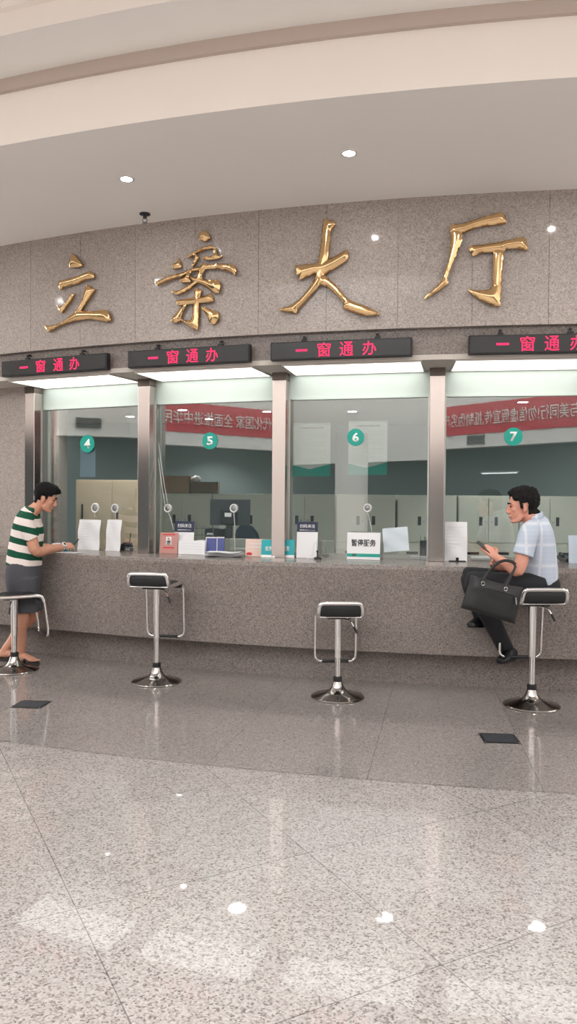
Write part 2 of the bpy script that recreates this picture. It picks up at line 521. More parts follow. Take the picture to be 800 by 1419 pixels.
# --- recessed granite strip behind the displays and the soffit under it
bm = bmesh.new()
sweep(bm, [(0.05, 2.62), (0.30, 2.62), (0.30, 2.846), (0.05, 2.846)], S0, S1, 60)
struct(mesh_obj('trim_1', bm, M['counter_granite']))
bm = bmesh.new()
sweep(bm, [(0.045, 2.60), (0.80, 2.60), (0.80, 2.64), (0.045, 2.64)], S0, S1, 60)
struct(mesh_obj('trim_2', bm, M['beige_paint']))
# --- side granite wall left of the first window
bm = bmesh.new()
sweep(bm, [(0.42, 0.981), (0.9, 0.981), (0.9, 2.6), (0.42, 2.6)], S0, -3.045, 24)
struct(mesh_obj('wall_left', bm, M['wall_granite']))

# --- office behind the glass
def wallbox(name, p, q, z0, z1, th, mat, side=1):
    p = Vector(p); q = Vector(q); t = (q - p).normalized(); nrm = Vector((-t.y, t.x)) * th * side
    bm = bmesh.new()
    a = [(p.x, p.y), (q.x, q.y), (q.x + nrm.x, q.y + nrm.y), (p.x + nrm.x, p.y + nrm.y)]
    lo = [bm.verts.new((x, y, z0)) for x, y in a]; hi = [bm.verts.new((x, y, z1)) for x, y in a]
    bm.faces.new(lo); bm.faces.new(hi[::-1])
    for i in range(4): bm.faces.new((lo[i], lo[(i + 1) % 4], hi[(i + 1) % 4], hi[i]))
    return struct(mesh_obj(name, bm, mat))
wallbox('wall_office_back', (-4.5, 13.0), (9.5, 13.0), 0, 2.75, 0.15, M['office_wall'])
wallbox('wall_office_left', (-2.46, 8.05), (-2.52, 8.75), 0.985, 2.75, 0.25, M['wall_granite'])
wallbox('wall_office_side', (-4.4, 9.9), (-4.4, 13.0), 0, 2.75, 0.1, M['office_wall'])
wallbox('wall_office_right', (9.4, 6.2), (9.4, 13.0), 0, 2.75, 0.1, M['office_wall'], -1)
bm = bmesh.new(); box(bm, -4.6, 9.6, 0, 0, 2.75, 2.80)
bm.free()
bm = bmesh.new()
nn = 40
lo = []
for i in range(nn + 1):
    s = S0 + 3.5 + (S1 - S0 - 3.5) * i / nn
    p = AR(s, 0.78, 2.75); lo.append((bm.verts.new(p), bm.verts.new((p.x, 13.05, 2.75))))
for i in range(nn): bm.faces.new((lo[i][0], lo[i + 1][0], lo[i + 1][1], lo[i][1]))
struct(mesh_obj('ceiling_office', bm, M['office_ceiling']))

# --- lobby behind the viewpoint (seen mirrored in the glass and the steel)
def fascia(name, pts, z0, z1, mat, th=0.25, z0b=None):
    bm = bmesh.new()
    pts = [Vector(p) for p in pts]
    for p, q in zip(pts[:-1], pts[1:]):
        t = (q - p).normalized(); nr = Vector((-t.y, t.x)) * th
        a = [p, q, q + nr, p + nr]
        lo = [bm.verts.new((v.x, v.y, z0)) for v in a]; hi = [bm.verts.new((v.x, v.y, z1)) for v in a]
        bm.faces.new(lo); bm.faces.new(hi[::-1])
        for i in range(4): bm.faces.new((lo[i], lo[(i + 1) % 4], hi[(i + 1) % 4], hi[i]))
    return struct(mesh_obj(name, bm, mat))
LA = [(-8.218, -4.9), (-8.56, -3.61), (-9.46, -0.22), (-9.42, 2.7), (-10.1, 4.2), (-9.9, 8.0)]
LB = [(6.2, -2.2), (3.48, -4.28), (0.48, -6.55), (-0.9, -7.6), (-1.6, -8.2)]
LC = [(-1.6, -10.4), (-3.87, -11.25), (-10.2, -13.5)]
fascia('wall_lobby_left', LA, 2.78, 7.6, M['lobby_white'], 0.25)
fascia('wall_lobby_right', LB, 2.78, 7.6, M['lobby_white'], 0.25)
fascia('wall_lobby_end', LC, 2.78, 7.6, M['lobby_white'], 0.25)
def off(pts, k):
    return [Vector(p) + Vector(p).normalized() * k for p in pts]
fascia('wall_lower_left', off(LA, 1.0), 0, 2.9, M['lobby_dark'], 0.2)
fascia('wall_lower_right', off(LB, 1.0), 0, 2.9, M['lobby_dark'], 0.2)
fascia('wall_lower_end', off(LC, 1.0), 0, 2.9, M['lobby_dark'], 0.2)
fascia('wall_side_right', [(6.2, -2.2), (8.9, 1.0), (9.4, 6.4)], 0, 7.6, M['lobby_white'], 0.2)
fascia('wall_side_left', [(-8.218, -4.9), (-10.2, -13.5)], 0, 7.6, M['lobby_white'], -0.2)
fascia('wall_passage', [(-1.6, -8.2), (-1.6, -10.4)], 0, 7.6, M['lobby_white'], 0.2)
# dark underside of the gallery (between fascia and lower walls)
def shelf(name, pts):
    bm = bmesh.new()
    a = [Vector(p) for p in pts]; b = off(pts, 1.2)
    A = [bm.verts.new((p.x, p.y, 2.79)) for p in a]; B = [bm.verts.new((p.x, p.y, 2.79)) for p in b]
    for i in range(len(a) - 1): bm.faces.new((A[i], A[i + 1], B[i + 1], B[i]))
    return struct(mesh_obj(name, bm, M['lobby_dark']))
shelf('trim_3', LA); shelf('trim_4', LB); shelf('trim_5', LC)

def on_wall(p, q, t, z, out=0.0):
    """frame on the lobby wall segment p->q: local X along the wall as read by someone facing it"""
    p = Vector(p); q = Vector(q); u = (q - p).normalized(); c = p + (q - p) * t
    nrm = Vector((-u.y, u.x))
    if nrm.dot(Vector((-1.5, 0)) - c) < 0: nrm = -nrm
    right = Vector((0, 0, 1)).cross(Vector((nrm.x, nrm.y, 0)))
    Mx = Matrix(((right.x, -nrm.x, 0, c.x + nrm.x * out), (right.y, -nrm.y, 0, c.y + nrm.y * out), (0, 0, 1, z), (0, 0, 0, 1)))
    return Mx
def banner(p, q, t, length, body, label, tw, tx):
    Mx = on_wall(p, q, t, 3.46, 0.02)
    bm = bmesh.new()
    n = 24
    vs0 = []
    for i in range(n + 1):
        x = -length / 2 + length * i / n
        w = 0.012 * math.sin(i * 1.7)
        vs0.append((bm.verts.new((x, w, -0.36)), bm.verts.new((x, w * 0.4, 0.37))))
    for i in range(n): bm.faces.new((vs0[i][0], vs0[i + 1][0], vs0[i + 1][1], vs0[i][1]))
    bm.normal_update(); bmesh.ops.solidify(bm, geom=list(bm.faces), thickness=0.004)
    o = mesh_obj('banner', bm, M['banner_red']); o.matrix_world = Mx
    tag(o, label, 'banner')
    text_obj('lettering', body, M['banner_white'], w=tw, h=0.34, depth=0.003, parent=o, M4=T(tx, -0.02, 0), bold=0.004)
banner((-8.56, -3.61), (-9.46, -0.22), 0.44, 4.1, '现代化国家 全面推进中华民族', 'red cloth banner with white characters mirrored in the glass of window five', 3.85, -0.035)
banner((3.48, -4.28), (0.48, -6.55), 0.50, 4.4, '与美同行!勿信虚假宣传,抵制伪劣产', 'red cloth banner with white characters mirrored in the glass of window seven', 3.76, 0.0)
def grille(p, q, t, z, label):
    Mx = on_wall(p, q, t, z, 0.0)
    root = thing('air_grille', label, 'air vent'); root.matrix_world = Mx
    bm = bmesh.new()
    box(bm, -0.26, 0.26, -0.03, 0.0, -0.11, -0.09); box(bm, -0.26, 0.26, -0.03, 0.0, 0.09, 0.11)
    box(bm, -0.26, -0.24, -0.03, 0.0, -0.11, 0.11); box(bm, 0.24, 0.26, -0.03, 0.0, -0.11, 0.11)
    mesh_obj('frame', bm, M['metal_grey'], root)
    bm = bmesh.new()
    for i in range(8): box(bm, -0.24, 0.24, -0.02, -0.004, -0.085 + i * 0.0225, -0.077 + i * 0.0225)
    mesh_obj('louvre', bm, M['darkgrey'], root)
grille((-9.42, 2.7), (-10.1, 4.2), 0.52, 3.05, 'dark slatted air grille mirrored high in the glass of window four')
grille((3.48, -4.28), (0.48, -6.55), 0.735, 2.96, 'dark slatted air grille below the banner mirrored in window seven')
def mirror_spot(sa, sb, x, Y):
    p, q = AR(sa, 0.58, 0), AR(sb, 0.58, 0); u = (q - p).normalized(); n = Vector((u.y, -u.x, 0))
    v = aty(x, 690, Y); v.z = 0
    return v - n * (2 * (v - p).dot(n))
COLPOS = mirror_spot(-0.21, 1.19, 487, 23.5)
def tube_lamp(p, q, t, z, out, label):
    o = thing('tube_lamp', label, 'light'); o.matrix_world = on_wall(p, q, t, z, out)
    bm = bmesh.new(); box(bm, -0.56, 0.56, -0.04, 0.04, 0.015, 0.045, bev=0.004); mesh_obj('fitting', bm, M['plastic_white'], o)
    bm = bmesh.new(); tube(bm, [(-0.53, 0, 0), (0.53, 0, 0)], 0.013, seg=10, sub=1); mesh_obj('tube', bm, M['tube_glow'], o)
M['tube_glow'] = emis('tube_glow', (0.95, 1.0, 1.0, 1), 3.0)
tube_lamp((3.48, -4.28), (0.48, -6.55), 0.72, 2.17, -0.84, 'fluorescent tube lamp mirrored as a short bright line in window seven')
# white round column of the lobby mirrored in window six
bm = bmesh.new(); lathe(bm, [(0, 0), (0.50, 0), (0.50, 3.5), (0, 3.5)], 40, T(*COLPOS))
tag(mesh_obj('lobby_column', bm, M['lobby_white'], smooth=True, auto=40), 'white lobby column mirrored in the middle of window six', 'column')

# ================================================================ COUNTER, PILLARS, WINDOWS
cnt = thing('service_counter', 'long curved speckled grey granite service counter under the windows', 'counter', AR(0, 0.3, 0))
def child_world(o, parent):
    o.parent = parent; o.matrix_parent_inverse = Matrix.Translation(parent.location).inverted(); return o
bm = bmesh.new()
sweep(bm, [(0.0, 0.945), (0.006, 0.975), (0.015, 0.98), (1.15, 0.98), (1.15, 0.945)], S0, S1, 80)
child_world(mesh_obj('countertop', bm, M['counter_granite']), cnt)
bm = bmesh.new()
sweep(bm, [(0.0, 0.285), (0.0, 0.945), (1.1, 0.945), (1.1, 0.285)], S0, S1, 80)
child_world(mesh_obj('front_panel', bm, M['counter_granite']), cnt)
bm = bmesh.new()
sweep(bm, [(0.2, 0.0), (0.2, 0.285), (1.05, 0.285), (1.05, 0.0)], S0, S1, 80)
child_world(mesh_obj('plinth', bm, M['counter_granite']), cnt)

SP = [-2.98, -1.58, -0.21, 1.19, 2.58, 3.97]
PL = ['brushed steel pillar at the left edge of window four behind the standing man',
      'brushed steel pillar between window four and window five',
      'brushed steel pillar between window five and window six',
      'brushed steel pillar between window six and window seven',
      'brushed steel pillar at the far right end of window seven']
for i, s in enumerate(SP[:5]):
    p = thing('pillar', PL[i], 'pillar', AR(s, 0.42, 0.98), wall_rot(s))
    bm = bmesh.new(); box(bm, -0.0625, 0.0625, 0.0, 0.11, 0.0, 1.555, bev=0.004)
    mesh_obj('steel_cladding', bm, M['steel'], p)
    bm = bmesh.new(); box(bm, -0.064, 0.064, -0.002, 0.11, 1.555, 1.62)
    mesh_obj('cap', bm, M['steel_cap'], p)
    for sg in (-1, 1):
        bm = bmesh.new(); box(bm, sg * 0.064 - 0.012, sg * 0.064 + 0.012, 0.10, 0.20, 0.0, 1.40)
        mesh_obj('window_track', bm, M['alu'], p)

WD = 0.58
PANE = {}
for i in range(4):
    p = AR(SP[i], WD, 0); q = AR(SP[i + 1], WD, 0)
    u = (q - p).normalized(); nrm = Vector((u.y, -u.x, 0))
    PANE[4 + i] = (p, q, u, nrm)
    w = struct(bpy.data.objects.new('window_%d' % (i + 1), None)); COL.objects.link(w)
    w.location = (p + q) / 2 + Vector((0, 0, 0.98)); w.rotation_euler = (0, 0, math.atan2(u.y, u.x))
    L = (q - p).length
    bm = bmesh.new(); box(bm, -L / 2 + 0.05, L / 2 - 0.05, -0.005, 0.005, 0.0, 1.41)
    mesh_obj('glass_pane', bm, M['glass'], w)
    bm = bmesh.new(); box(bm, -L / 2, L / 2, -0.02, 0.06, 1.40, 1.62); box(bm, -L / 2, L / 2, -0.028, 0.0, 1.395, 1.41)
    mesh_obj('head_frame', bm, M['white_paint'], w)

def pane_hit(w, x, y, offs):
    """point where the sight line meets the plane of window w pushed offs metres into the office"""
    p, q, u, n = PANE[w]
    o = p - n * offs
    d = ray(x, y); c = Vector((0, 0, HC))
    t = (o - c).dot(n) / d.dot(n)
    return c + d * t
def pane_rot(w):
    u = PANE[w][2]; return math.atan2(u.y, u.x)
def pane_rect(w, x0, y0, x1, y1, offs):
    a = pane_hit(w, x0, (y0 + y1) / 2, offs); b = pane_hit(w, x1, (y0 + y1) / 2, offs)
    t = pane_hit(w, (x0 + x1) / 2, y0, offs); l = pane_hit(w, (x0 + x1) / 2, y1, offs)
    return (a + b) / 2, (b - a).length, t.z, l.z

# --- light boxes in the soffit over every window
LBL = ['bright light box over window four', 'bright light box over window five', 'bright light box over window six', 'bright light box over window seven']
for i in range(4):
    p = AR(SP[i] + 0.13, 0.33, 2.6); q = AR(SP[i + 1] - 0.13, 0.33, 2.6)
    if i == 0: p = AR(SP[i] + 0.10, 0.33, 2.6)
    c = (p + q) / 2; L = (q - p).length; u = (q - p).normalized()
    o = thing('light_box', LBL[i] + ', glowing white in the soffit', 'light', c, math.atan2(u.y, u.x))
    bm = bmesh.new(); box(bm, -L / 2, L / 2, -0.26, 0.22, -0.008, -0.001)
    mesh_obj('diffuser', bm, M['led_panel'], o)
    bm = bmesh.new()
    for a in ((-L / 2 - 0.012, L / 2 + 0.012, -0.272, -0.26), (-L / 2 - 0.012, L / 2 + 0.012, 0.22, 0.232), (-L / 2 - 0.012, -L / 2, -0.26, 0.22), (L / 2, L / 2 + 0.012, -0.26, 0.22)):
        box(bm, *a, -0.012, 0.0)
    mesh_obj('frame', bm, M['beige_paint'], o)

# --- LED displays
WN = {4: 'four', 5: 'five', 6: 'six', 7: 'seven'}
LED = [(4, 2, 148, 'leftmost, half washed out by glare'), (5, 177, 346, ''), (6, 375, 571, ''), (7, 650, 838, '')]
for w, x0, x1, _ in LED:
    ym = {4: 510, 5: 497, 6: 488, 7: 482}[w]
    # intersection with the cylinder d = -0.03
    def hit(x):
        d = ray(x, ym); ox, oy = -CX, -CY; R = R0 + 0.03
        a = d.x ** 2 + d.y ** 2; b = 2 * (ox * d.x + oy * d.y); c = ox * ox + oy * oy - R * R
        t = (-b - math.sqrt(b * b - 4 * a * c)) / (2 * a)
        return Vector((d.x * t, d.y * t, 0))
    a, b = hit(x0), hit(x1)
    L = (b - a).length; u = (b - a).normalized(); c = (a + b) / 2; c.z = 2.695
    o = thing('led_display', 'black dot matrix display with red characters above window %s' % WN[w], 'display', c, math.atan2(u.y, u.x))
    bm = bmesh.new(); box(bm, -L / 2, L / 2, 0.0, 0.055, -0.073, 0.073, bev=0.004)
    mesh_obj('housing', bm, M['black'], o)
    bm = bmesh.new(); box(bm, -L / 2 + 0.012, L / 2 - 0.012, -0.003, 0.004, -0.062, 0.062)
    mesh_obj('screen', bm, M['blackgloss'], o)
    for sx in (-0.26, 0.26):
        bm = bmesh.new()
        box(bm, sx * L - 0.022, sx * L + 0.022, 0.015, 0.045, 0.072, 0.092, bev=0.003)
        tube(bm, [(sx * L, 0.03, 0.09), (sx * L, 0.03, 0.118)], 0.012, sub=1)
        tube(bm, [(sx * L, 0.03, 0.11), (sx * L, 0.06, 0.118), (sx * L, 0.10, 0.118)], 0.008, sub=2)
        mesh_obj('bracket', bm, M['black'], o)
    st = {4: (26, 112), 5: (203, 303), 6: (407, 522), 7: (686, 802)}[w]
    for ch, k in zip('一窗通办', range(4)):
        pos = {4: (32.5, 55.5, 80, 102.5), 5: (212, 239, 266, 293.5), 6: (418, 449, 480, 512), 7: (697, 731.5, 765.5, 801)}[w][k]
        hp = hit(pos)
        lx = (hp - Vector((c.x, c.y, 0))).dot(Vector((u.x, u.y, 0)))
        if ch == '一': text_obj('character', ch, M['led_red'], w=0.095, h=0.016, depth=0.002, parent=o, M4=T(lx, -0.004, 0.0), bold=0.0)
        else: text_obj('character', ch, M['led_red'], w=0.108, h=0.112, depth=0.002, parent=o, M4=T(lx, -0.004, 0.0), bold=0.0)

# ================================================================ GOLD CHARACTERS
CH = {
 'li': ((50, 340), 6.667, [
  [(340,75),(395,130),(432,185),(400,200),(318,207),(303,165)],
  [(215,330),(270,318),(400,280),(500,240),(535,262),(540,300),(460,315),(380,355),(300,375),(255,385),(228,412),(214,385)],
  [(340,443),(356,455),(318,520),(275,575),(240,628),(205,590),(195,555),(228,572),(268,535)],
  [(470,365),(545,408),(500,480),(455,545),(415,612),(375,640),(340,640),(385,590),(430,500),(450,430)],
  [(80,735),(130,745),(195,730),(265,695),(330,645),(380,610),(440,608),(540,610),(640,595),(672,620),(695,690),(660,708),(580,695),(500,680),(400,692),(300,715),(220,745),(150,780),(112,798),(92,770)]]),
 'an': ((210, 310), 6.154, [
  [(435,60),(480,75),(505,125),(460,150),(410,140),(408,95)],
  [(303,292),(330,262),(420,210),(500,188),(545,198),(552,220),(500,214),(430,230),(365,264),(330,284)],
  [(532,198),(555,215),(562,262),(608,275),(575,297),(500,310),(442,305),(440,286),(510,280),(540,258),(528,225)],
  [(365,238),(388,265),(405,290),(388,320),(368,350),(350,370),(342,360),(362,320),(372,295),(358,262)],
  [(235,290),(258,355),(255,375),(185,385),(180,345),(222,325)],
  [(38,490),(70,485),(150,445),(260,420),(330,390),(400,370),(480,352),(600,342),(700,348),(728,390),(715,437),(650,402),(560,384),(480,388),(400,402),(330,412),(250,452),(150,482),(85,512),(48,528)],
  [(445,335),(482,355),(455,400),(432,440),(437,475),(400,500),(330,555),(270,590),(215,607),(172,580),(240,570),(310,530),(370,490),(395,440),(412,380)],
  [(330,455),(430,468),(500,485),(570,480),(592,520),(577,592),(530,587),(480,547),(420,512),(370,500)],
  [(310,405),(348,398),(322,455),(337,497),(252,502),(248,475),(290,450)],
  [(215,655),(250,650),(350,635),(430,625),(508,596),(528,640),(522,667),(430,677),(330,687),(228,697)],
  [(368,558),(428,563),(420,610),(408,660),(408,780),(395,908),(330,882),(250,818),(330,830),(352,790),(356,700),(372,640)],
  [(285,682),(303,688),(275,740),(255,800),(248,832),(210,848),(162,832),(190,790),(240,735)],
  [(428,708),(480,723),(573,758),(572,812),(540,858),(503,852),(478,792),(438,732)]]),
 'da': ((380, 300), 5.0, [
  [(343,22),(390,28),(420,38),(427,55),(397,95),(392,150),(378,290),(345,400),(312,482),(242,562),(167,642),(155,670),(90,662),(25,645),(100,623),(178,573),(248,488),(288,418),(306,310),(326,180)],
  [(148,343),(270,328),(400,288),(505,230),(518,270),(502,307),(402,372),(350,402),(280,397),(230,417),(180,440),(158,400)],
  [(325,390),(365,418),(442,488),(522,578),(642,623),(737,675),(640,690),(558,667),(478,637),(483,602),(428,542),(368,487),(308,472)]]),
 'ting': ((580, 280), 5.0, [
  [(222,163),(330,143),(450,103),(570,73),(602,95),(607,147),(500,162),(400,177),(312,217),(250,232),(222,215)],
  [(222,178),(303,198),(302,270),(272,350),(232,450),(202,520),(209,562),(150,612),(90,647),(42,672),(53,650),(108,600),(163,540),(193,450),(217,350),(226,260)],
  [(352,308),(440,298),(560,278),(690,248),(742,253),(760,332),(680,322),(610,327),(587,347),(520,347),(440,352),(380,377),(360,350)],
  [(522,333),(593,333),(588,420),(578,560),(567,720),(500,712),(420,672),(370,637),(343,606),(420,613),(488,608),(513,580),(518,480)]])}
CLAB = {'li': 'first gold calligraphy character from the left, above window four', 'an': 'second gold calligraphy character, many thin strokes, above window five',
        'da': 'third gold calligraphy character, three broad strokes, above window six', 'ting': 'fourth gold calligraphy character from the left, above window seven'}

def smooth_poly(pts, n=4):
    P = [Vector((p[0], p[1], 0)) for p in pts]
    out = []
    N = len(P)
    for i in range(N):
        a, b, c, d = P[i - 1], P[i], P[(i + 1) % N], P[(i + 2) % N]
        for k in range(n):
            t = k / n
            v = 0.5 * ((2 * b) + (c - a) * t + (2 * a - 5 * b + 4 * c - d) * t * t + (3 * b - a - 3 * c + d) * t ** 3)
            l = b.lerp(c, t)
            out.append(l.lerp(v, 0.4))
    return [(v.x, v.y) for v in out]

def relief(bm, poly, base, rise, grid):
    """raised stroke: vertical edge wall, then a rounded ridge that swells with the distance from the outline"""
    P = np.array(poly)
    A = P; B = np.roll(P, -1, axis=0)
    area = 0.5 * np.sum(A[:, 0] * B[:, 1] - B[:, 0] * A[:, 1])
    if area < 0:
        P = P[::-1]; A = P; B = np.roll(P, -1, axis=0)
    def dist(q):
        ab = B - A; t = np.clip(np.sum((q - A) * ab, 1) / np.maximum(np.sum(ab * ab, 1), 1e-12), 0, 1)
        return np.min(np.hypot(*((A + ab * t[:, None]) - q).T))
    def inside(q):
        c = ((A[:, 1] > q[1]) != (B[:, 1] > q[1]))
        with np.errstate(divide='ignore', invalid='ignore'):
            xi = (B[:, 0] - A[:, 0]) * (q[1] - A[:, 1]) / (B[:, 1] - A[:, 1]) + A[:, 0]
        return (np.sum(c & (q[0] < xi)) % 2) == 1
    pts = [Vector(p) for p in P.tolist()]
    nout = len(pts)
    x0, y0 = P.min(0); x1, y1 = P.max(0)
    yy = y0 + grid / 2; row = 0
    while yy < y1:
        xx = x0 + grid / 2 + (grid / 2 if row % 2 else 0)
        while xx < x1:
            q = np.array((xx, yy))
            if inside(q) and dist(q) > grid * 0.55: pts.append(Vector((xx, yy)))
            xx += grid
        yy += grid * 0.87; row += 1
    edges = [(i, (i + 1) % nout) for i in range(nout)]
    vo, eo, fo, ov, oe, of = geometry.delaunay_2d_cdt(pts, edges, [list(range(nout))], 1, 1e-6)
    vs = []
    for v in vo:
        d = dist(np.array((v.x, v.y)))
        vs.append(bm.verts.new((v.x, -(base + rise * (1 - math.exp(-d / 0.038))), v.y)))
    for f in fo:
        try: bm.faces.new([vs[i] for i in f])
        except ValueError: pass
    # edge wall
    ring = [i for i, o in enumerate(ov) if any(k < nout for k in o)]
    be = [e for e in bm.edges if len(e.link_faces) == 1 and e.verts[0] in set(vs)]
    low = {}
    for e in be:
        for v in e.verts:
            if v not in low: low[v] = bm.verts.new((v.co.x * 1.0, 0.005, v.co.z))
    for e in be:
        try: bm.faces.new((e.verts[0], e.verts[1], low[e.verts[1]], low[e.verts[0]])).material_index = 1
        except ValueError: pass

for key, (org, sc, polys) in CH.items():
    allp = [(org[0] + x / sc, org[1] + y / sc) for pl in polys for x, y in pl]
    mx = sum(p[0] for p in allp) / len(allp); my = sum(p[1] for p in allp) / len(allp)
    # tangent plane of the wall at the character's centre
    d = ray(mx, my); a = d.x ** 2 + d.y ** 2; b = -2 * (CX * d.x + CY * d.y); cc = CX ** 2 + CY ** 2 - (R0 + 0.03) ** 2
    t = (-b - math.sqrt(b * b - 4 * a * cc)) / (2 * a)
    c = Vector((0, 0, HC)) + d * t
    th = math.atan2(c.y - CY, c.x - CX); rot = th + PI / 2
    u = Vector((math.cos(rot), math.sin(rot), 0)); nrm = Vector((math.cos(th), math.sin(th), 0))
    def pl2(x, y):
        dd = ray(x, y); tt = (c - Vector((0, 0, HC))).dot(nrm) / dd.dot(nrm)
        h = Vector((0, 0, HC)) + dd * tt - c
        return (h.dot(u), h.z)
    bm = bmesh.new()
    for pl in polys:
        pp = [pl2(org[0] + x / sc, org[1] + y / sc) for x, y in smooth_poly(pl, 4)]
        relief(bm, pp, 0.020, 0.036, 0.012)
    o = mesh_obj('gold_character', bm, [M['gold'], M['goldside']], smooth=True, auto=50)
    o.location = c - nrm * 0.012; o.rotation_euler = (0, 0, rot)
    tag(o, CLAB[key] + ' on the granite wall', 'wall lettering')

# ================================================================ CEILING FITTINGS
def downlight(pos, label, group=None, r=0.040, lens='lamp', power=None):
    o = thing('ceiling_downlight', label, 'ceiling light', pos, 0, group)
    bm = bmesh.new(); lathe(bm, [(r * 1.0, -0.002), (r * 1.35, -0.004), (r * 1.4, 0.002), (r * 1.0, 0.02)], 28)
    mesh_obj('trim_ring', bm, M['plastic_white'], o, smooth=True)
    bm = bmesh.new(); lathe(bm, [(0, -0.001), (r, -0.001), (r, 0.004), (0, 0.004)], 24)
    mesh_obj('lens', bm, M[lens], o)
    if power:
        ld = bpy.data.lights.new('lamp', 'SPOT'); ld.energy = power; ld.spot_size = math.radians(110); ld.spot_blend = 0.6
        ld.shadow_soft_size = 0.03; ld.color = (1, 0.97, 0.93)
        lo = bpy.data.objects.new('lamp', ld); COL.objects.link(lo); lo.parent = o; lo.location = (0, 0, -0.03)
    return o
for i, s in enumerate((-4.15, None, -0.985, 0.60, 2.19, 3.78)):
    if s is None:
        continue
    lab = {2: 'left of the two round downlights in the soffit above the gold characters', 3: 'right of the two round downlights in the soffit above the gold characters'}.get(i, 'recessed downlight seen only as a bright spot mirrored in granite')
    downlight(AR(s, -0.86, 3.858), lab, None if i in (2, 3) else 'mirrored hall downlights', power=9)
for (x, y, z) in ((-6.475, 4.842, 4.458), (-4.149, 3.943, 4.458), (-3.137, 6.178, 3.858), (-4.62, 6.95, 3.858)):
    downlight(Vector((x, y, z)), 'recessed downlight seen only as a bright spot mirrored in granite', 'mirrored hall downlights', power=9)
# sprinkler head
o = thing('sprinkler', 'small dark sprinkler head on the soffit above the second gold character', 'sprinkler', AR(-1.2, -0.2, 3.86))
bm = bmesh.new(); lathe(bm, [(0, 0.0), (0.045, 0.0), (0.045, -0.008), (0.018, -0.016), (0.014, -0.04), (0, -0.04)], 20)
mesh_obj('escutcheon', bm, M['darkgrey'], o, smooth=True, auto=40)
bm = bmesh.new()
for a in (-1, 1): tube(bm, [(0.012 * a, 0, -0.036), (0.018 * a, 0, -0.055), (0.006 * a, 0, -0.075)], 0.004, seg=6)
lathe(bm, [(0, -0.074), (0.022, -0.074), (0.022, -0.078), (0, -0.078)], 14)
mesh_obj('deflector', bm, M['metal_grey'], o, smooth=True, auto=40)
for i, (x, y) in enumerate(((-2.46, 11.9), (-1.52, 10.97), (-1.27, 12.2), (-0.32, 11.1), (0.9, 11.0), (2.97, 9.8))):
    lab = ['office downlight seen through window four', 'leftmost office downlight seen through window five', 'middle office downlight seen through window five, just above the number',
           'right office downlight seen through window five', 'office downlight seen through window six', 'office downlight seen through window seven'][i]
    downlight(Vector((x, y, 2.748)), lab, r=0.06, lens='lamp_office', power=45)

for i, (x, y) in enumerate(((-1.9, 8.15), (-0.5, 7.9), (1.0, 7.75), (2.5, 7.6))):  # added unseen lamps, put in to brighten the office cabinets
    downlight(Vector((x, y, 2.748)), 'office downlight hidden behind the white window head, lighting the desks', 'office desk downlights', r=0.09, lens='lamp_office', power=38)
# floor box covers
for (x, y, rz, lab) in ((-1.845, 5.52, -0.12, 'square black floor cover plate near the left stool'), (1.335, 4.81, -0.06, 'square black floor cover plate in front of the right stool')):
    o = thing('floor_cover_plate', lab, 'floor plate', (x, y, 0.0015), rz)
    bm = bmesh.new(); box(bm, -0.112, 0.112, -0.098, 0.098, 0, 0.004, bev=0.0015)
    mesh_obj('plate', bm, M['black'], o)
    bm = bmesh.new(); box(bm, -0.096, 0.096, -0.082, 0.082, 0.004, 0.0055)
    mesh_obj('lid', bm, M['darkgrey'], o)
    for sx in (-1, 1):
        for sy in (-1, 1):
            bm = bmesh.new(); lathe(bm, [(0, 0.0062), (0.005, 0.0062), (0.005, 0.0040), (0, 0.0040)], 10, T(sx * 0.104, sy * 0.09, 0)); mesh_obj('screw', bm, M['metal_grey'], o)

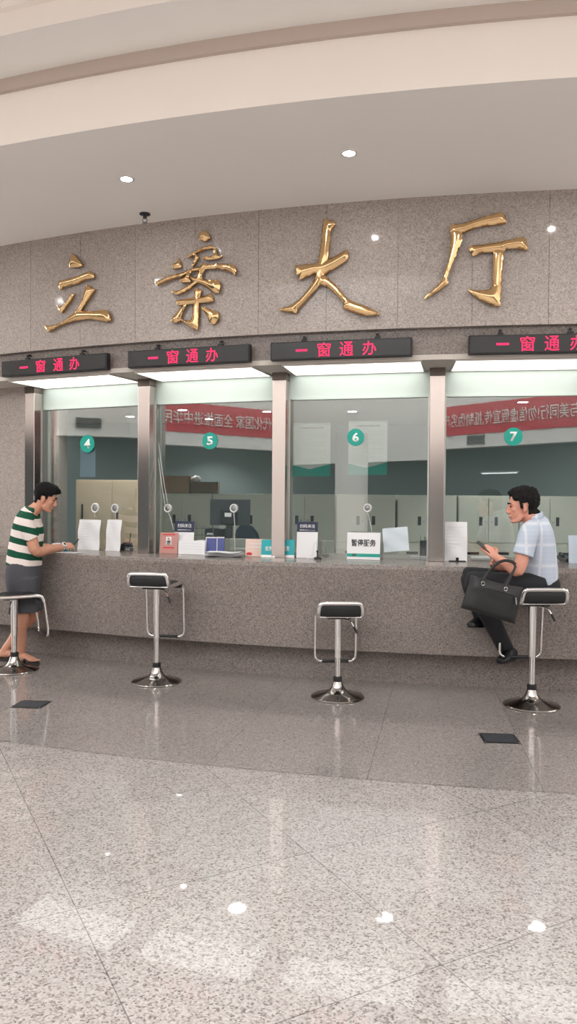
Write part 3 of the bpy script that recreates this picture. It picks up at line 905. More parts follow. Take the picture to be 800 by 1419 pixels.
# ================================================================ BAR STOOLS
def stool(x, y, seat, face_deg, label, drop=0.47):
    o = thing('bar_stool', label, 'stool', (x, y, 0.0015), math.radians(face_deg - 90))
    w = 0.16
    # base, column
    bm = bmesh.new()
    lathe(bm, [(0, 0), (0.198, 0), (0.203, 0.005), (0.198, 0.012), (0.15, 0.022), (0.10, 0.035), (0.065, 0.055), (0.045, 0.085), (0.036, 0.115), (0.034, 0.12), (0, 0.12)], 48)
    mesh_obj('base', bm, M['chrome_base'], o, smooth=True, auto=35)
    bm = bmesh.new(); lathe(bm, [(0, 0.118), (0.034, 0.118), (0.034, 0.155), (0.024, 0.16), (0, 0.16)], 28)
    mesh_obj('collar', bm, M['black'], o, smooth=True, auto=35)
    split = 0.36 if seat > 0.7 else 0.30
    bm = bmesh.new(); lathe(bm, [(0, 0.155), (0.0215, 0.155), (0.0235, split + 0.03), (0, split + 0.03)], 28)
    mesh_obj('piston', bm, M['chrome'], o, smooth=True, auto=35)
    bm = bmesh.new(); lathe(bm, [(0, split), (0.0255, split), (0.0265, split + 0.006), (0.031, seat - 0.05), (0.036, seat - 0.035), (0, seat - 0.035)], 28)
    mesh_obj('column_sleeve', bm, M['chrome'], o, smooth=True, auto=35)
    bm = bmesh.new(); box(bm, -0.09, 0.09, -0.10, 0.10, seat - 0.036, seat - 0.020, bev=0.004)
    mesh_obj('mounting_plate', bm, M['black'], o)
    # lever
    lv = [(0.03, -0.02, seat - 0.045), (0.085, -0.05, seat - 0.055), (0.115, -0.065, seat - 0.10)]
    bm = bmesh.new(); tube(bm, lv, 0.0045, seg=8)
    lev = mesh_obj('lever', bm, M['chrome'], o, smooth=True, auto=40)
    bm = bmesh.new(); tube(bm, [(0.112, -0.0635, seat - 0.095), (0.135, -0.075, seat - 0.145)], 0.009, seg=10, sub=1)
    mesh_obj('grip', bm, M['black'], lev, smooth=True, auto=40)
    # pad: bent cushion with rolled back lip and rolled front
    prof = [(-0.232, 0.088), (-0.228, 0.050), (-0.212, 0.018), (-0.18, 0.0), (-0.08, -0.006), (0.05, -0.006), (0.13, -0.002), (0.172, -0.016), (0.19, -0.05)]
    pc = catmull([Vector((0, p[0], p[1])) for p in prof], 5)
    bm = bmesh.new()
    nx = 12
    top, bot = [], []
    for i, p in enumerate(pc):
        t = (pc[min(i + 1, len(pc) - 1)] - pc[max(i - 1, 0)]).normalized(); nrm = Vector((0, -t.z, t.y))
        edge = min(1.0, i / 4.0, (len(pc) - 1 - i) / 4.0)
        rt, rb_ = [], []
        end = 1.0 - 0.16 * max(0, 1 - i / 6.0) ** 2
        for k in range(nx + 1):
            xx = (-1 + 2 * k / nx) * (w - 0.010) * end
            e2 = min(1.0, k / 2.0, (nx - k) / 2.0)
            puff = 0.012 * math.sqrt(max(0.0, min(edge, 1))) * math.sqrt(e2)
            rt.append(bm.verts.new(Vector((xx, p.y, seat + p.z)) + nrm * (0.006 + puff)))
            rb_.append(bm.verts.new(Vector((xx, p.y, seat + p.z)) - nrm * (0.008 + puff * 0.5)))
        top.append(rt); bot.append(rb_)
    for i in range(len(pc) - 1):
        for k in range(nx):
            bm.faces.new((top[i][k], top[i][k + 1], top[i + 1][k + 1], top[i + 1][k]))
            bm.faces.new((bot[i][k], bot[i + 1][k], bot[i + 1][k + 1], bot[i][k + 1]))
        bm.faces.new((top[i][0], top[i + 1][0], bot[i + 1][0], bot[i][0]))
        bm.faces.new((top[i][nx], bot[i][nx], bot[i + 1][nx], top[i + 1][nx]))
    bm.faces.new(top[0] + bot[0][::-1]); bm.faces.new(top[-1] + bot[-1][::-1])
    mesh_obj('seat', bm, M['leather'], o, smooth=True, auto=60)
    # rim: chrome band along lip and both sides, then bends down
    side = [(w - 0.03, -0.240, 0.098), (w - 0.012, -0.238, 0.088), (w - 0.003, -0.232, 0.062), (w, -0.218, 0.024), (w, -0.19, 0.002), (w, -0.10, -0.004), (w, 0.06, -0.004), (w, 0.15, -0.004), (w, 0.19, -0.016), (w, 0.21, -0.05)]
    right = [Vector(p) for p in side]; left = [Vector((-p.x, p.y, p.z)) for p in right]
    path = left[::-1] + [Vector((-0.06, -0.241, 0.100)), Vector((0.06, -0.241, 0.100))] + right
    bm = bmesh.new(); tube(bm, [p + Vector((0, 0, seat)) for p in path], 0.0155, seg=12, sub=4)
    # cross bar under lip
    tube(bm, [(-w + 0.004, -0.206, seat - 0.004), (w - 0.004, -0.206, seat - 0.004)], 0.006, seg=8, sub=1)
    mesh_obj('seat_rim', bm, M['chrome'], o, smooth=True, auto=50)
    b = -drop
    fr = [(w, 0.208, -0.04), (w, 0.222, -0.12), (w, 0.235, b * 0.6), (w, 0.245, b + 0.07), (w - 0.006, 0.247, b + 0.025), (w - 0.03, 0.248, b + 0.004), (w - 0.06, 0.248, b)]
    fr = [Vector(p) for p in fr]
    path = [Vector((-p.x, p.y, p.z)) for p in fr] + fr[::-1]
    bm = bmesh.new(); tube(bm, [p + Vector((0, 0, seat)) for p in path], 0.0095, seg=10, sub=4)
    fo = mesh_obj('footrest', bm, M['chrome'], o, smooth=True, auto=50)
    bm = bmesh.new(); tube(bm, [(-w + 0.055, 0.248, seat + b), (w - 0.055, 0.248, seat + b)], 0.0125, seg=12, sub=1)
    mesh_obj('rubber_grip', bm, M['black'], fo, smooth=True, auto=50)
    return o
stool(-2.356, 6.612, 0.655, 33, 'chrome bar stool in side view at the left edge, beside the standing man', 0.36)
stool(-1.064, 6.235, 0.80, 82, 'tall empty chrome bar stool with black seat in front of window five')
stool(0.382, 5.799, 0.64, 91, 'lower empty chrome bar stool with black seat in front of window six', 0.42)
stool(1.787, 5.595, 0.775, 93, 'chrome bar stool on the right with the seated man on it', 0.47)

exec_parts = True
# ================================================================ OFFICE FURNITURE
def cabinet(x0, x1, Y, label, top=1.56):
    w = x1 - x0
    o = thing('filing_cabinet', label, 'cabinet', ((x0 + x1) / 2, Y, 0))
    bm = bmesh.new(); box(bm, -w / 2 + 0.003, w / 2 - 0.003, 0.0, 0.42, 0.0, top, bev=0.004)
    mesh_obj('body', bm, M['cabinet'], o)
    for sg in (-1, 1):
        a, b = (-w / 2 + 0.012, -0.004) if sg < 0 else (0.004, w / 2 - 0.012)
        bm = bmesh.new(); box(bm, a, b, -0.016, -0.002, 0.92, top - 0.03, bev=0.003)
        d = mesh_obj('door', bm, M['cabinet'], o)
        bm = bmesh.new(); hx = sg * 0.105; box(bm, hx - 0.022, hx + 0.022, -0.021, -0.015, 1.15, 1.27, bev=0.003)
        mesh_obj('handle', bm, M['black'], d)
        bm = bmesh.new(); lathe(bm, [(0, 0), (0.010, 0), (0.010, -0.004), (0, -0.004)], 12, T(sg * 0.045, -0.0155, 1.20) @ RX(PI / 2) @ RX(PI))
        mesh_obj('lock', bm, M['metal_grey'], d)
        bm = bmesh.new(); box(bm, a, b, -0.016, -0.002, 0.70, 0.905, bev=0.003)
        d = mesh_obj('drawer', bm, M['cabinet'], o)
        bm = bmesh.new(); cxm = (a + b) / 2; box(bm, cxm - 0.08, cxm + 0.08, -0.021, -0.015, 0.755, 0.79, bev=0.003)
        mesh_obj('handle', bm, M['black'], d)
        bm = bmesh.new(); box(bm, a, b, -0.016, -0.002, 0.06, 0.69, bev=0.003)
        mesh_obj('lower_door', bm, M['cabinet'], o)
    return o
UW = 85 * 10.5 / F
ux0 = (209.6 - 400) * 10.5 / F
cl = ['grey steel cabinet carrying the cardboard box, behind window five', 'grey steel cabinet behind the black monitor of window five', 'grey steel cabinet at the left side of window six',
      'grey steel cabinet in the middle of window six behind the white speaker disc', 'grey steel cabinet half hidden by the pillar between windows six and seven',
      'grey steel cabinet left of the seated man behind window seven', 'grey steel cabinet behind the head of the seated man', 'grey steel cabinet at the right edge of window seven']
for i in range(8):
    gap = 0.012 if i in (3, 4) else 0.002
    cabinet(ux0 + UW * i + gap, ux0 + UW * (i + 1) - gap, 10.5, cl[i])
# beige cabinet behind window four
o = thing('beige_cabinet', 'tall beige cabinet behind window four near the granite side wall', 'cabinet', (-2.02, 8.82, 0))
bm = bmesh.new(); box(bm, -0.42, 0.42, 0.0, 0.45, 0.0, 1.70, bev=0.006)
mesh_obj('body', bm, M['beige_cab'], o)
for a, b, hx in ((-0.415, -0.004, -0.34), (0.004, 0.415, 0.06)):
    bm = bmesh.new(); box(bm, a, b, -0.018, -0.002, 0.05, 1.68, bev=0.003)
    d = mesh_obj('door', bm, M['beige_cab'], o)
    bm = bmesh.new(); box(bm, hx - 0.010, hx + 0.010, -0.036, -0.018, 1.25, 1.42, bev=0.004)
    mesh_obj('handle', bm, M['black'], d)
    bm = bmesh.new(); lathe(bm, [(0, 0), (0.016, 0), (0.016, 0.008), (0, 0.008)], 14, T(hx, -0.0185, 1.20) @ RX(PI / 2))
    mesh_obj('lock', bm, M['black'], d)
# cardboard boxes on the cabinets
def carton(x0, x1, y, z0, h, d, mat, label, openf=False):
    o = thing('cardboard_box', label, 'box', ((x0 + x1) / 2, y, z0))
    w = x1 - x0; t = 0.006
    bm = bmesh.new()
    box(bm, -w / 2, w / 2, 0, d, 0, t); box(bm, -w / 2, w / 2, 0, t, 0, h); box(bm, -w / 2, w / 2, d - t, d, 0, h)
    box(bm, -w / 2, -w / 2 + t, 0, d, 0, h); box(bm, w / 2 - t, w / 2, 0, d, 0, h)
    mesh_obj('carton', bm, mat, o)
    bm = bmesh.new()
    if not openf:
        box(bm, -w / 2, w / 2, 0, d / 2 - 0.002, h, h + 0.005); box(bm, -w / 2, w / 2, d / 2 + 0.002, d, h, h + 0.005)
    else:
        box(bm, -w / 2, w / 2, -0.002, 0.004, h, h + 0.07, T(0, 0, 0))
    mesh_obj('flap', bm, mat, o)
    return o
k = 10.55 / F
zt = 1.56
carton((216 - 400) * k, (263 - 400) * k, 10.54, zt, 0.235, 0.30, M['cardboard'], 'brown cardboard box on the cabinets behind window five')
carton((263.5 - 400) * k, (302 - 400) * k, 10.54, zt, 0.155, 0.30, M['cardboard_dark'], 'lower darker cardboard box beside the taller brown one')
bm = bmesh.new()
r = bmesh.ops.create_icosphere(bm, subdivisions=3, radius=0.055)
for v in bm.verts: v.co = Vector((v.co.x * 1.2, v.co.y, v.co.z * 0.8)) * (1 + 0.35 * noise.noise(v.co * 40))
o = mesh_obj('plastic_bag', bm, M['plastic_white'], smooth=True); o.location = ((270.5 - 400) * k, 10.64, zt + 0.155 + 0.048)
tag(o, 'crumpled white bag on the lower dark cardboard box', 'bag')

# staff desks behind the glass
def desk(s0, s1, label):
    sm = (s0 + s1) / 2
    o = thing('staff_desk', label, 'desk', AR(sm, 2.0, 0), wall_rot(sm))
    w = s1 - s0
    bm = bmesh.new(); box(bm, -w / 2, w / 2, -0.4, 0.4, 0.72, 0.75, bev=0.004); mesh_obj('desk_top', bm, M['plastic_white'], o)
    bm = bmesh.new(); box(bm, -w / 2, w / 2, -0.42, -0.40, 0.5, 1.075, bev=0.004); mesh_obj('screen_panel', bm, M['cabinet'], o)
    for sg in (-1, 1):
        bm = bmesh.new(); box(bm, sg * (w / 2 - 0.03) - 0.015, sg * (w / 2 - 0.03) + 0.015, -0.38, 0.36, 0.0, 0.72); mesh_obj('side_panel', bm, M['cabinet'], o)
    return o
desk(-1.35, -0.02, 'white staff desk with low grey screen behind window five')
desk(0.25, 0.75, 'narrow staff desk with grey screen behind window six')

# monitor seen from behind
c, w, zt_, zb_ = pane_rect(5, 291, 692, 346, 728, 1.52)
o = thing('computer_monitor', 'black monitor seen from behind through window five', 'monitor', (c.x, c.y, 0.75), pane_rot(5))
hh = zt_ - zb_; zc = (zt_ + zb_) / 2 - 0.75
bm = bmesh.new(); box(bm, -w / 2, w / 2, 0.0, 0.03, zc - hh / 2, zc + hh / 2, bev=0.006); mesh_obj('panel', bm, M['darkgrey'], o)
bm = bmesh.new(); box(bm, -w / 2 + 0.012, w / 2 - 0.012, 0.028, 0.033, zc - hh / 2 + 0.012, zc + hh / 2 - 0.012); mesh_obj('screen', bm, M['blackgloss'], o)
bm = bmesh.new(); box(bm, -0.10, 0.10, -0.03, 0.005, zc - 0.14, zc + 0.03, bev=0.008); mesh_obj('rear_cover', bm, M['black'], o)
bm = bmesh.new(); box(bm, -0.045, 0.035, -0.034, -0.028, zc - 0.05, zc - 0.005); mesh_obj('sticker', bm, M['paper'], o)
bm = bmesh.new(); box(bm, -0.035, 0.035, -0.02, 0.02, 0.015, zc - 0.05, bev=0.004); mesh_obj('stand', bm, M['black'], o)
bm = bmesh.new(); box(bm, -0.12, 0.12, -0.09, 0.09, 0.0, 0.016, bev=0.005); mesh_obj('foot', bm, M['black'], o)

# office chair
c, w, zt_, zb_ = pane_rect(5, 324, 727, 359, 765, 2.1)
o = thing('office_chair', 'dark navy office chair back right of the monitor behind window five', 'chair', (c.x, c.y, 0), pane_rot(5))
bm = bmesh.new()
pr = [(-0.5, -0.62), (-0.52, -0.1), (-0.40, 0.34), (-0.15, 0.5), (0.2, 0.47), (0.42, 0.26), (0.52, -0.1), (0.5, -0.62)]
pp = smooth_poly(pr, 4); hgt = 0.42
fr = [bm.verts.new((x * w, 0.0 - 0.05 * (1 - (2 * x) ** 2), zt_ - 0.5 * hgt + y * hgt)) for x, y in pp]
bm.faces.new(fr); rr = bmesh.ops.extrude_face_region(bm, geom=list(bm.faces))
for v in [g for g in rr['geom'] if isinstance(g, bmesh.types.BMVert)]: v.co.y += 0.07
bmesh.ops.bevel(bm, geom=[e for e in bm.edges if e.calc_face_angle(0) > 0.9], offset=0.015, segments=2, affect='EDGES')
mesh_obj('backrest', bm, M['fabric_dark'], o, smooth=True, auto=60)
bm = bmesh.new(); box(bm, -0.25, 0.25, 0.05, 0.53, 0.44, 0.52, bev=0.03, seg=3); mesh_obj('seat', bm, M['fabric_dark'], o, smooth=True, auto=50)
bm = bmesh.new(); tube(bm, [(0, 0.03, zt_ - 0.45), (0, 0.0, 0.60), (0, 0.1, 0.43), (0, 0.28, 0.43)], 0.022, seg=8); tube(bm, [(0, 0.28, 0.44), (0, 0.28, 0.08)], 0.028, sub=1); mesh_obj('column', bm, M['black'], o, smooth=True)
for kk in range(5):
    a = 2 * PI * kk / 5
    bm = bmesh.new(); tube(bm, [(0, 0.28, 0.10), (0.27 * math.cos(a), 0.28 + 0.27 * math.sin(a), 0.06)], [0.025, 0.015], sub=1)
    ellip(bm, (0.27 * math.cos(a), 0.28 + 0.27 * math.sin(a), 0.028), ((0.026, 0, 0), (0, 0.026, 0), (0, 0, 0.028)), 12, 8)
    mesh_obj('leg', bm, M['black'], o, smooth=True)

# desk organiser and wire tray
c, w, zt_, zb_ = pane_rect(5, 284, 733, 311, 752, 1.15)
o = thing('desk_organiser', 'black desk organiser below the monitor behind window five', 'organiser', (c.x, c.y, 0.75), pane_rot(5))
h = zt_ - 0.75
bm = bmesh.new()
box(bm, -w / 2, w / 2, 0, 0.012, 0, h, bev=0.002); box(bm, -w / 2, w / 2, 0.17, 0.18, 0, h); box(bm, -w / 2, -w / 2 + 0.01, 0, 0.18, 0, h); box(bm, w / 2 - 0.01, w / 2, 0, 0.18, 0, h); box(bm, -w / 2, w / 2, 0, 0.18, 0, 0.01)
mesh_obj('holder', bm, M['black'], o)
bm = bmesh.new(); box(bm, -0.09, -0.02, -0.004, 0, h - 0.07, h - 0.045); mesh_obj('tag', bm, M['paper'], o)
bm = bmesh.new()
for kk in range(3): tube(bm, [(0.03 + 0.02 * kk, 0.06, 0.02), (0.035 + 0.022 * kk, 0.06, h + 0.04)], 0.004, seg=6, sub=1)
mesh_obj('pen', bm, M['plastic_white'], o)
c, w, zt_, zb_ = pane_rect(5, 268, 731, 284, 752, 0.22)
o = thing('wire_tray', 'wire letter tray between the code board and the black organiser', 'tray', (c.x, c.y, 0.98), pane_rot(5))
h = max(0.08, zt_ - 0.98)
bm = bmesh.new()
for sx in (-w / 2, w / 2):
    for sy in (0, 0.2): tube(bm, [(sx, sy, 0), (sx, sy, h)], 0.004, seg=6, sub=1)
for kk in range(4):
    z = h * (0.12 + 0.28 * kk)
    for sy in (0, 0.2): tube(bm, [(-w / 2, sy, z), (w / 2, sy, z)], 0.003, seg=6, sub=1)
    for sx in (-w / 2, w / 2): tube(bm, [(sx, 0, z), (sx, 0.2, z)], 0.003, seg=6, sub=1)
mesh_obj('frame', bm, M['metal_grey'], o)
bm = bmesh.new(); box(bm, -w / 2 + 0.005, w / 2 - 0.005, 0.0, 0.19, h * 0.4 + 0.004, h * 0.4 + 0.012); mesh_obj('paper', bm, M['paper'], o)

# ================================================================ THINGS ON AND BEHIND THE GLASS
def number(w, x, y, r_px, txt):
    c = pane_hit(w, x, y, -0.007); e = pane_hit(w, x + r_px, y, -0.007)
    r = (e - c).length
    o = thing('number_sticker', 'round teal sticker with the white numeral %s on the glass' % WN[w], 'sticker', c, pane_rot(w))
    bm = bmesh.new(); lathe(bm, [(0, 0.0), (r, 0.0), (r, 0.0015), (0, 0.0015)], 40, RX(PI / 2))
    mesh_obj('disc', bm, M['teal'], o)
    text_obj('numeral', txt, M['white_print'], h=r * 1.05, w=r * (0.78 if txt != '4' else 0.85), depth=0.001, parent=o, M4=T(0, -0.0015, 0), bold=0.03)
number(4, 121, 615, 10, '4'); number(5, 291, 611, 10.8, '5'); number(6, 493, 606, 11.8, '6'); number(7, 712, 605, 13, '7')

def poster(x0, y0, x1, y1, label, w=6):
    c, ww, zt_, zb_ = pane_rect(w, x0, y0, x1, y1, 0.012)
    hh = zt_ - zb_
    o = thing('notice_poster', label, 'poster', (c.x, c.y, zb_), pane_rot(w))
    bm = bmesh.new(); box(bm, -ww / 2, ww / 2, 0.0, 0.0015, 0, hh); mesh_obj('sheet', bm, M['poster'], o)
    bm = bmesh.new()
    n = 16
    a = [bm.verts.new((-ww / 2 + ww * i / n, -0.0008, 0)) for i in range(n + 1)]
    b = [bm.verts.new((-ww / 2 + ww * i / n, -0.0008, hh * (0.13 + 0.09 * abs(i / n - 0.45) * 2))) for i in range(n + 1)]
    for i in range(n): bm.faces.new((a[i], a[i + 1], b[i + 1], b[i]))
    mesh_obj('wave_footer', bm, M['teal'], o)
    bm = bmesh.new()
    a = [bm.verts.new((-ww / 2 + ww * i / n, -0.0008, hh)) for i in range(n + 1)]
    b = [bm.verts.new((-ww / 2 + ww * i / n, -0.0008, hh * (0.985 - 0.035 * abs(i / n - 0.5) * 2))) for i in range(n + 1)]
    for i in range(n): bm.faces.new((a[i], a[i + 1], b[i + 1], b[i]))
    mesh_obj('wave_header', bm, M['poster_line'], o)
    text_obj('heading', '立案服务指南须知', M['paper_text'], w=ww * 0.62, h=hh * 0.035, depth=0.0003, parent=o, M4=T(0, -0.001, hh * 0.905))
    bm = bmesh.new()
    random.seed(int(x0))
    for i in range(17):
        z = hh * (0.84 - i * 0.04); L = ww * (0.80 if i % 4 else random.uniform(0.3, 0.6))
        box(bm, -ww * 0.4, -ww * 0.4 + L, -0.0009, -0.0004, z, z + hh * 0.012)
    mesh_obj('text_lines', bm, M['poster_line'], o)
M['poster'] = pbr('poster_paper', rgb(206, 216, 210), 0.7)
M['poster_line'] = pbr('poster_line', rgb(190, 204, 196), 0.7)
poster(406, 586, 458, 660, 'white poster with teal foot, left of the two in window six')
poster(483, 583, 537, 658, 'white poster with teal foot, right of the two in window six')
# pale blue sheet in window four
c, ww, zt_, zb_ = pane_rect(4, 111, 621, 132, 661, 0.02)
bm = bmesh.new(); box(bm, -ww / 2, ww / 2, 0, 0.0015, 0, zt_ - zb_)
o = mesh_obj('notice_sheet', bm, M['paper_blue']); o.location = (c.x, c.y, zb_); o.rotation_euler = (0, 0, pane_rot(4))
tag(o, 'pale blue sheet on the glass just under the number 4', 'paper')

ZC = 0.981
def sheet(w, x0, y0, x1, y1, label, tilt=0.0, offs=-0.05, lean=0.10, mat='paper', stand=True, name='paper_notice', on_counter=True):
    c, ww, zt_, zb_ = pane_rect(w, x0, y0, x1, y1, offs)
    z0 = ZC if on_counter else zb_
    hh = zt_ - z0
    o = thing(name, label, 'paper', (c.x, c.y, z0), pane_rot(w))
    o.rotation_euler = (0, 0, pane_rot(w))
    bm = bmesh.new()
    n = 8
    Mx = RX(-lean)
    if tilt: Mx = T(0, 0, hh / 2) @ RY(tilt) @ T(0, 0, -hh / 2) @ Mx
    vs0 = [[bm.verts.new(Mx @ Vector((-ww / 2 + ww * i / n, 0.006 * math.sin(i * 0.8 + j), hh * j / n))) for i in range(n + 1)] for j in range(n + 1)]
    for j in range(n):
        for i in range(n): bm.faces.new((vs0[j][i], vs0[j][i + 1], vs0[j + 1][i + 1], vs0[j + 1][i]))
    bm.normal_update(); bmesh.ops.solidify(bm, geom=list(bm.faces), thickness=0.0015)
    mesh_obj('sheet', bm, M[mat], o, smooth=True, auto=40)
    bm = bmesh.new()
    random.seed(int(x0 * 3 + y0))
    for i in range(7):
        z = hh * (0.86 - i * 0.085); L = ww * random.uniform(0.4, 0.78)
        box(bm, -ww * 0.39, -ww * 0.39 + L, -0.0085, -0.0078, z, z + hh * 0.014, Mx)
    mesh_obj('text_lines', bm, M['faint'], o)
    return o, ww, hh
M['faint'] = pbr('faint_print', rgb(226, 227, 229), 0.8)
sheet(4, 107, 720, 137, 762, 'larger white sheet standing at the glass of window four by the writing hand')
sheet(4, 146, 720, 166, 762, 'narrow white sheet beside the larger one in window four')
o_, ww, hh = sheet(6, 531, 731, 566, 764, 'blank pale sheet tilted to one side in window six', tilt=-0.10, mat='paper_pale', on_counter=False) if M.setdefault('paper_pale', pbr('pale_paper', rgb(214, 226, 232), 0.8)) else None
sheet(7, 615, 723, 648, 773, 'tall white sheet standing beside the pillar in window seven')
M['card_blue'] = pbr('white_blue_card', rgb(206, 220, 234), 0.7)
sheet(7, 789, 742, 816, 770, 'pale blue printed card at the right edge of window seven', mat='card_blue', name='card')

def slab(w, x0, y0, x1, y1, label, mat, name, cat, offs=0.10, lean=0.10, th=0.006, foot=True):
    """upright card or board leaning back a little on a small foot"""
    offs = offs * 0.3 - 0.15
    c, ww, zt_, zb_ = pane_rect(w, x0, y0, x1, y1, offs)
    hh = zt_ - ZC
    o = thing(name, label, cat, (c.x, c.y, ZC), pane_rot(w))
    bm = bmesh.new(); box(bm, -ww / 2, ww / 2, -th / 2, th / 2, 0, hh, RX(-lean), bev=0.001, seg=1)
    mesh_obj('board', bm, M[mat], o)
    if foot:
        bm = bmesh.new(); box(bm, -ww * 0.35, ww * 0.35, th / 2 + 0.002, 0.035, 0, 0.004); box(bm, -ww * 0.2, ww * 0.2, -0.002, 0.002, 0, min(hh * 0.6, 0.06), T(0, 0.034, 0) @ RX(0.3))
        mesh_obj('easel_back', bm, M['plastic_white'], o)
    return o, ww, hh, RX(-lean)
def face(o, ww, hh, Mx, u0, v0, u1, v1, mat, name, th=0.006, lift=0.0007):
    bm = bmesh.new(); y = -th / 2 - lift
    box(bm, -ww / 2 + ww * u0, -ww / 2 + ww * u1, y - 0.0005, -th / 2 + 0.0005, hh * v0, hh * v1, Mx)
    return mesh_obj(name, bm, M[mat], o)
def word(o, ww, hh, Mx, txt, u, v, uw, vh, mat, bold=0.01, name='lettering'):
    return text_obj(name, txt, M[mat], w=ww * uw, h=hh * vh, depth=0.0006, parent=o, M4=Mx @ T(-ww / 2 + ww * u, -0.0044, hh * v), bold=bold)

# window five counter things
a = slab(5, 221, 738, 246, 767, 'pink card stand with a small portrait photo in window five', 'pink', 'card_stand', 'card', 0.16)
face(*a, 0.34, 0.42, 0.64, 0.80, 'paper', 'photo'); face(*a, 0.38, 0.42, 0.60, 0.62, 'navy', 'portrait_jacket')
bm = bmesh.new(); ellip(bm, a[3] @ Vector((-a[1] * 0.01, -0.0045, a[2] * 0.69)), ((a[1] * 0.07, 0, 0), (0, 0.001, 0), (0, 0, a[2] * 0.075))); mesh_obj('portrait_head', bm, M['skin'], a[0])
face(*a, 0.2, 0.25, 0.8, 0.31, 'banner_red', 'caption'); face(*a, 0.15, 0.88, 0.85, 0.93, 'banner_red', 'title')
a = slab(5, 241, 722, 268, 760, 'dark headed white payment board in window five', 'paper', 'code_board', 'sign', 0.30)
face(*a, 0, 0.66, 1, 1, 'navy', 'header'); word(*a, '扫码关注', 0.5, 0.86, 0.72, 0.12, 'white_print'); face(*a, 0.15, 0.71, 0.85, 0.745, 'white_print', 'subtitle')
a = slab(5, 247, 749, 284, 767, 'white text card lying against the boards in window five', 'paper', 'text_card', 'card', 0.12)
for v in (0.75, 0.55, 0.35): face(*a, 0.12, v, 0.88, v + 0.05, 'faint', 'text_line')
for x0, x1, lb in ((285, 300, 'wider of the two blue folders upright in window five'), (300.5, 311, 'narrower of the two blue folders upright in window five')):
    a = slab(5, x0, 744, x1, 767, lb, 'folder', 'folder', 'folder', 0.26, 0.05, 0.012, foot=False)
    face(*a, 0.0, 0.93, 1.0, 1.0, 'plastic_white', 'top_edge', 0.012); face(*a, 0.0, 0.0, 0.10, 1.0, 'plastic_white', 'spine', 0.012)
# loose paper pile
c, ww, zt_, zb_ = pane_rect(5, 286, 760, 335, 768, -0.26)
o = thing('paper_pile', 'untidy pile of white paper on the counter in window five', 'paper', (c.x, c.y, ZC), pane_rot(5))
for i in range(7):
    bm = bmesh.new(); n = 8
    Mx = RZ(random.uniform(-0.25, 0.25)) @ T(random.uniform(-0.02, 0.02), random.uniform(0.0, 0.03), 0.007 + i * 0.006)
    g = [[bm.verts.new(Mx @ Vector((-ww * 0.45 + ww * 0.9 * k / n, -0.07 + 0.16 * j / 4, 0.006 * math.sin(k * 0.9 + i) * (k / n)))) for k in range(n + 1)] for j in range(5)]
    for j in range(4):
        for k in range(n): bm.faces.new((g[j][k], g[j][k + 1], g[j + 1][k + 1], g[j + 1][k]))
    bm.normal_update(); bmesh.ops.solidify(bm, geom=list(bm.faces), thickness=0.0012)
    mesh_obj('sheet', bm, M['paper'], o, smooth=True, auto=40)
a = slab(5, 340, 747, 366, 767, 'peach leaflet with fine print left of the pillar in window five', 'peach', 'leaflet', 'leaflet', 0.10)
for v in (0.7, 0.52): face(*a, 0.2, v, 0.85, v + 0.05, 'faint', 'text_line')
bm = bmesh.new(); ellip(bm, a[3] @ Vector((-a[1] * 0.28, -0.0036, a[2] * 0.14)), ((a[1] * 0.16, 0, 0), (0, 0.001, 0), (0, 0, a[2] * 0.10))); mesh_obj('red_print', bm, M['banner_red'], a[0])
a = slab(5, 362, 748, 381, 767, 'teal service card left of the pillar between windows five and six', 'teal_card', 'service_card', 'card', -0.03)
face(*a, 0, 0, 1, 0.14, 'white_print', 'white_foot'); word(*a, '服务', 0.55, 0.5, 0.5, 0.26, 'white_print')
# window six counter things
a = slab(6, 394, 748, 408, 768, 'teal service card right of the pillar between windows five and six', 'teal_card', 'service_card', 'card', 0.10)
face(*a, 0, 0, 1, 0.14, 'white_print', 'white_foot'); word(*a, '务', 0.35, 0.5, 0.35, 0.3, 'white_print')
a = slab(6, 411, 723, 440, 769, 'dark headed white payment board in window six', 'paper', 'code_board', 'sign', 0.12)
face(*a, 0, 0.72, 1, 1, 'navy', 'header'); word(*a, '扫码关注', 0.5, 0.88, 0.72, 0.10, 'white_print'); face(*a, 0.12, 0.74, 0.88, 0.79, 'white_print', 'subtitle')
a = slab(6, 481, 738, 527, 770, 'white suspended service sign with four characters in window six', 'paper', 'counter_sign', 'sign', 0.06)
word(*a, '暂停服务', 0.5, 0.62, 0.74, 0.27, 'darkgrey', 0.02); face(*a, 0, 0.10, 1, 0.22, 'teal', 'teal_strip'); face(*a, 0.16, 0.11, 0.28, 0.21, 'pink', 'emblem')
# headset mic stand in window six
c = pane_hit(6, 440, 769, -0.20)
o = thing('desk_microphone', 'small black desk microphone with white cord in window six', 'microphone', (c.x, c.y, ZC), pane_rot(6))
bm = bmesh.new(); lathe(bm, [(0, 0), (0.035, 0), (0.033, 0.012), (0.012, 0.02), (0, 0.02)], 20); mesh_obj('base', bm, M['black'], o, smooth=True, auto=40)
bm = bmesh.new(); tube(bm, [(0, 0, 0.015), (0, 0, 0.05), (-0.003, 0, 0.075)], [0.006, 0.006, 0.009], seg=8); mesh_obj('stem', bm, M['black'], o, smooth=True)
bm = bmesh.new(); tube(bm, [(0.0, -0.005, 0.07), (-0.01, -0.02, 0.15), (-0.03, -0.02, 0.11), (-0.035, -0.02, 0.05), (-0.08, -0.03, 0.006), (-0.06, -0.04, 0.004), (-0.02, -0.03, 0.004)], 0.0025, seg=6); mesh_obj('cord', bm, M['plastic_white'], o, smooth=True)
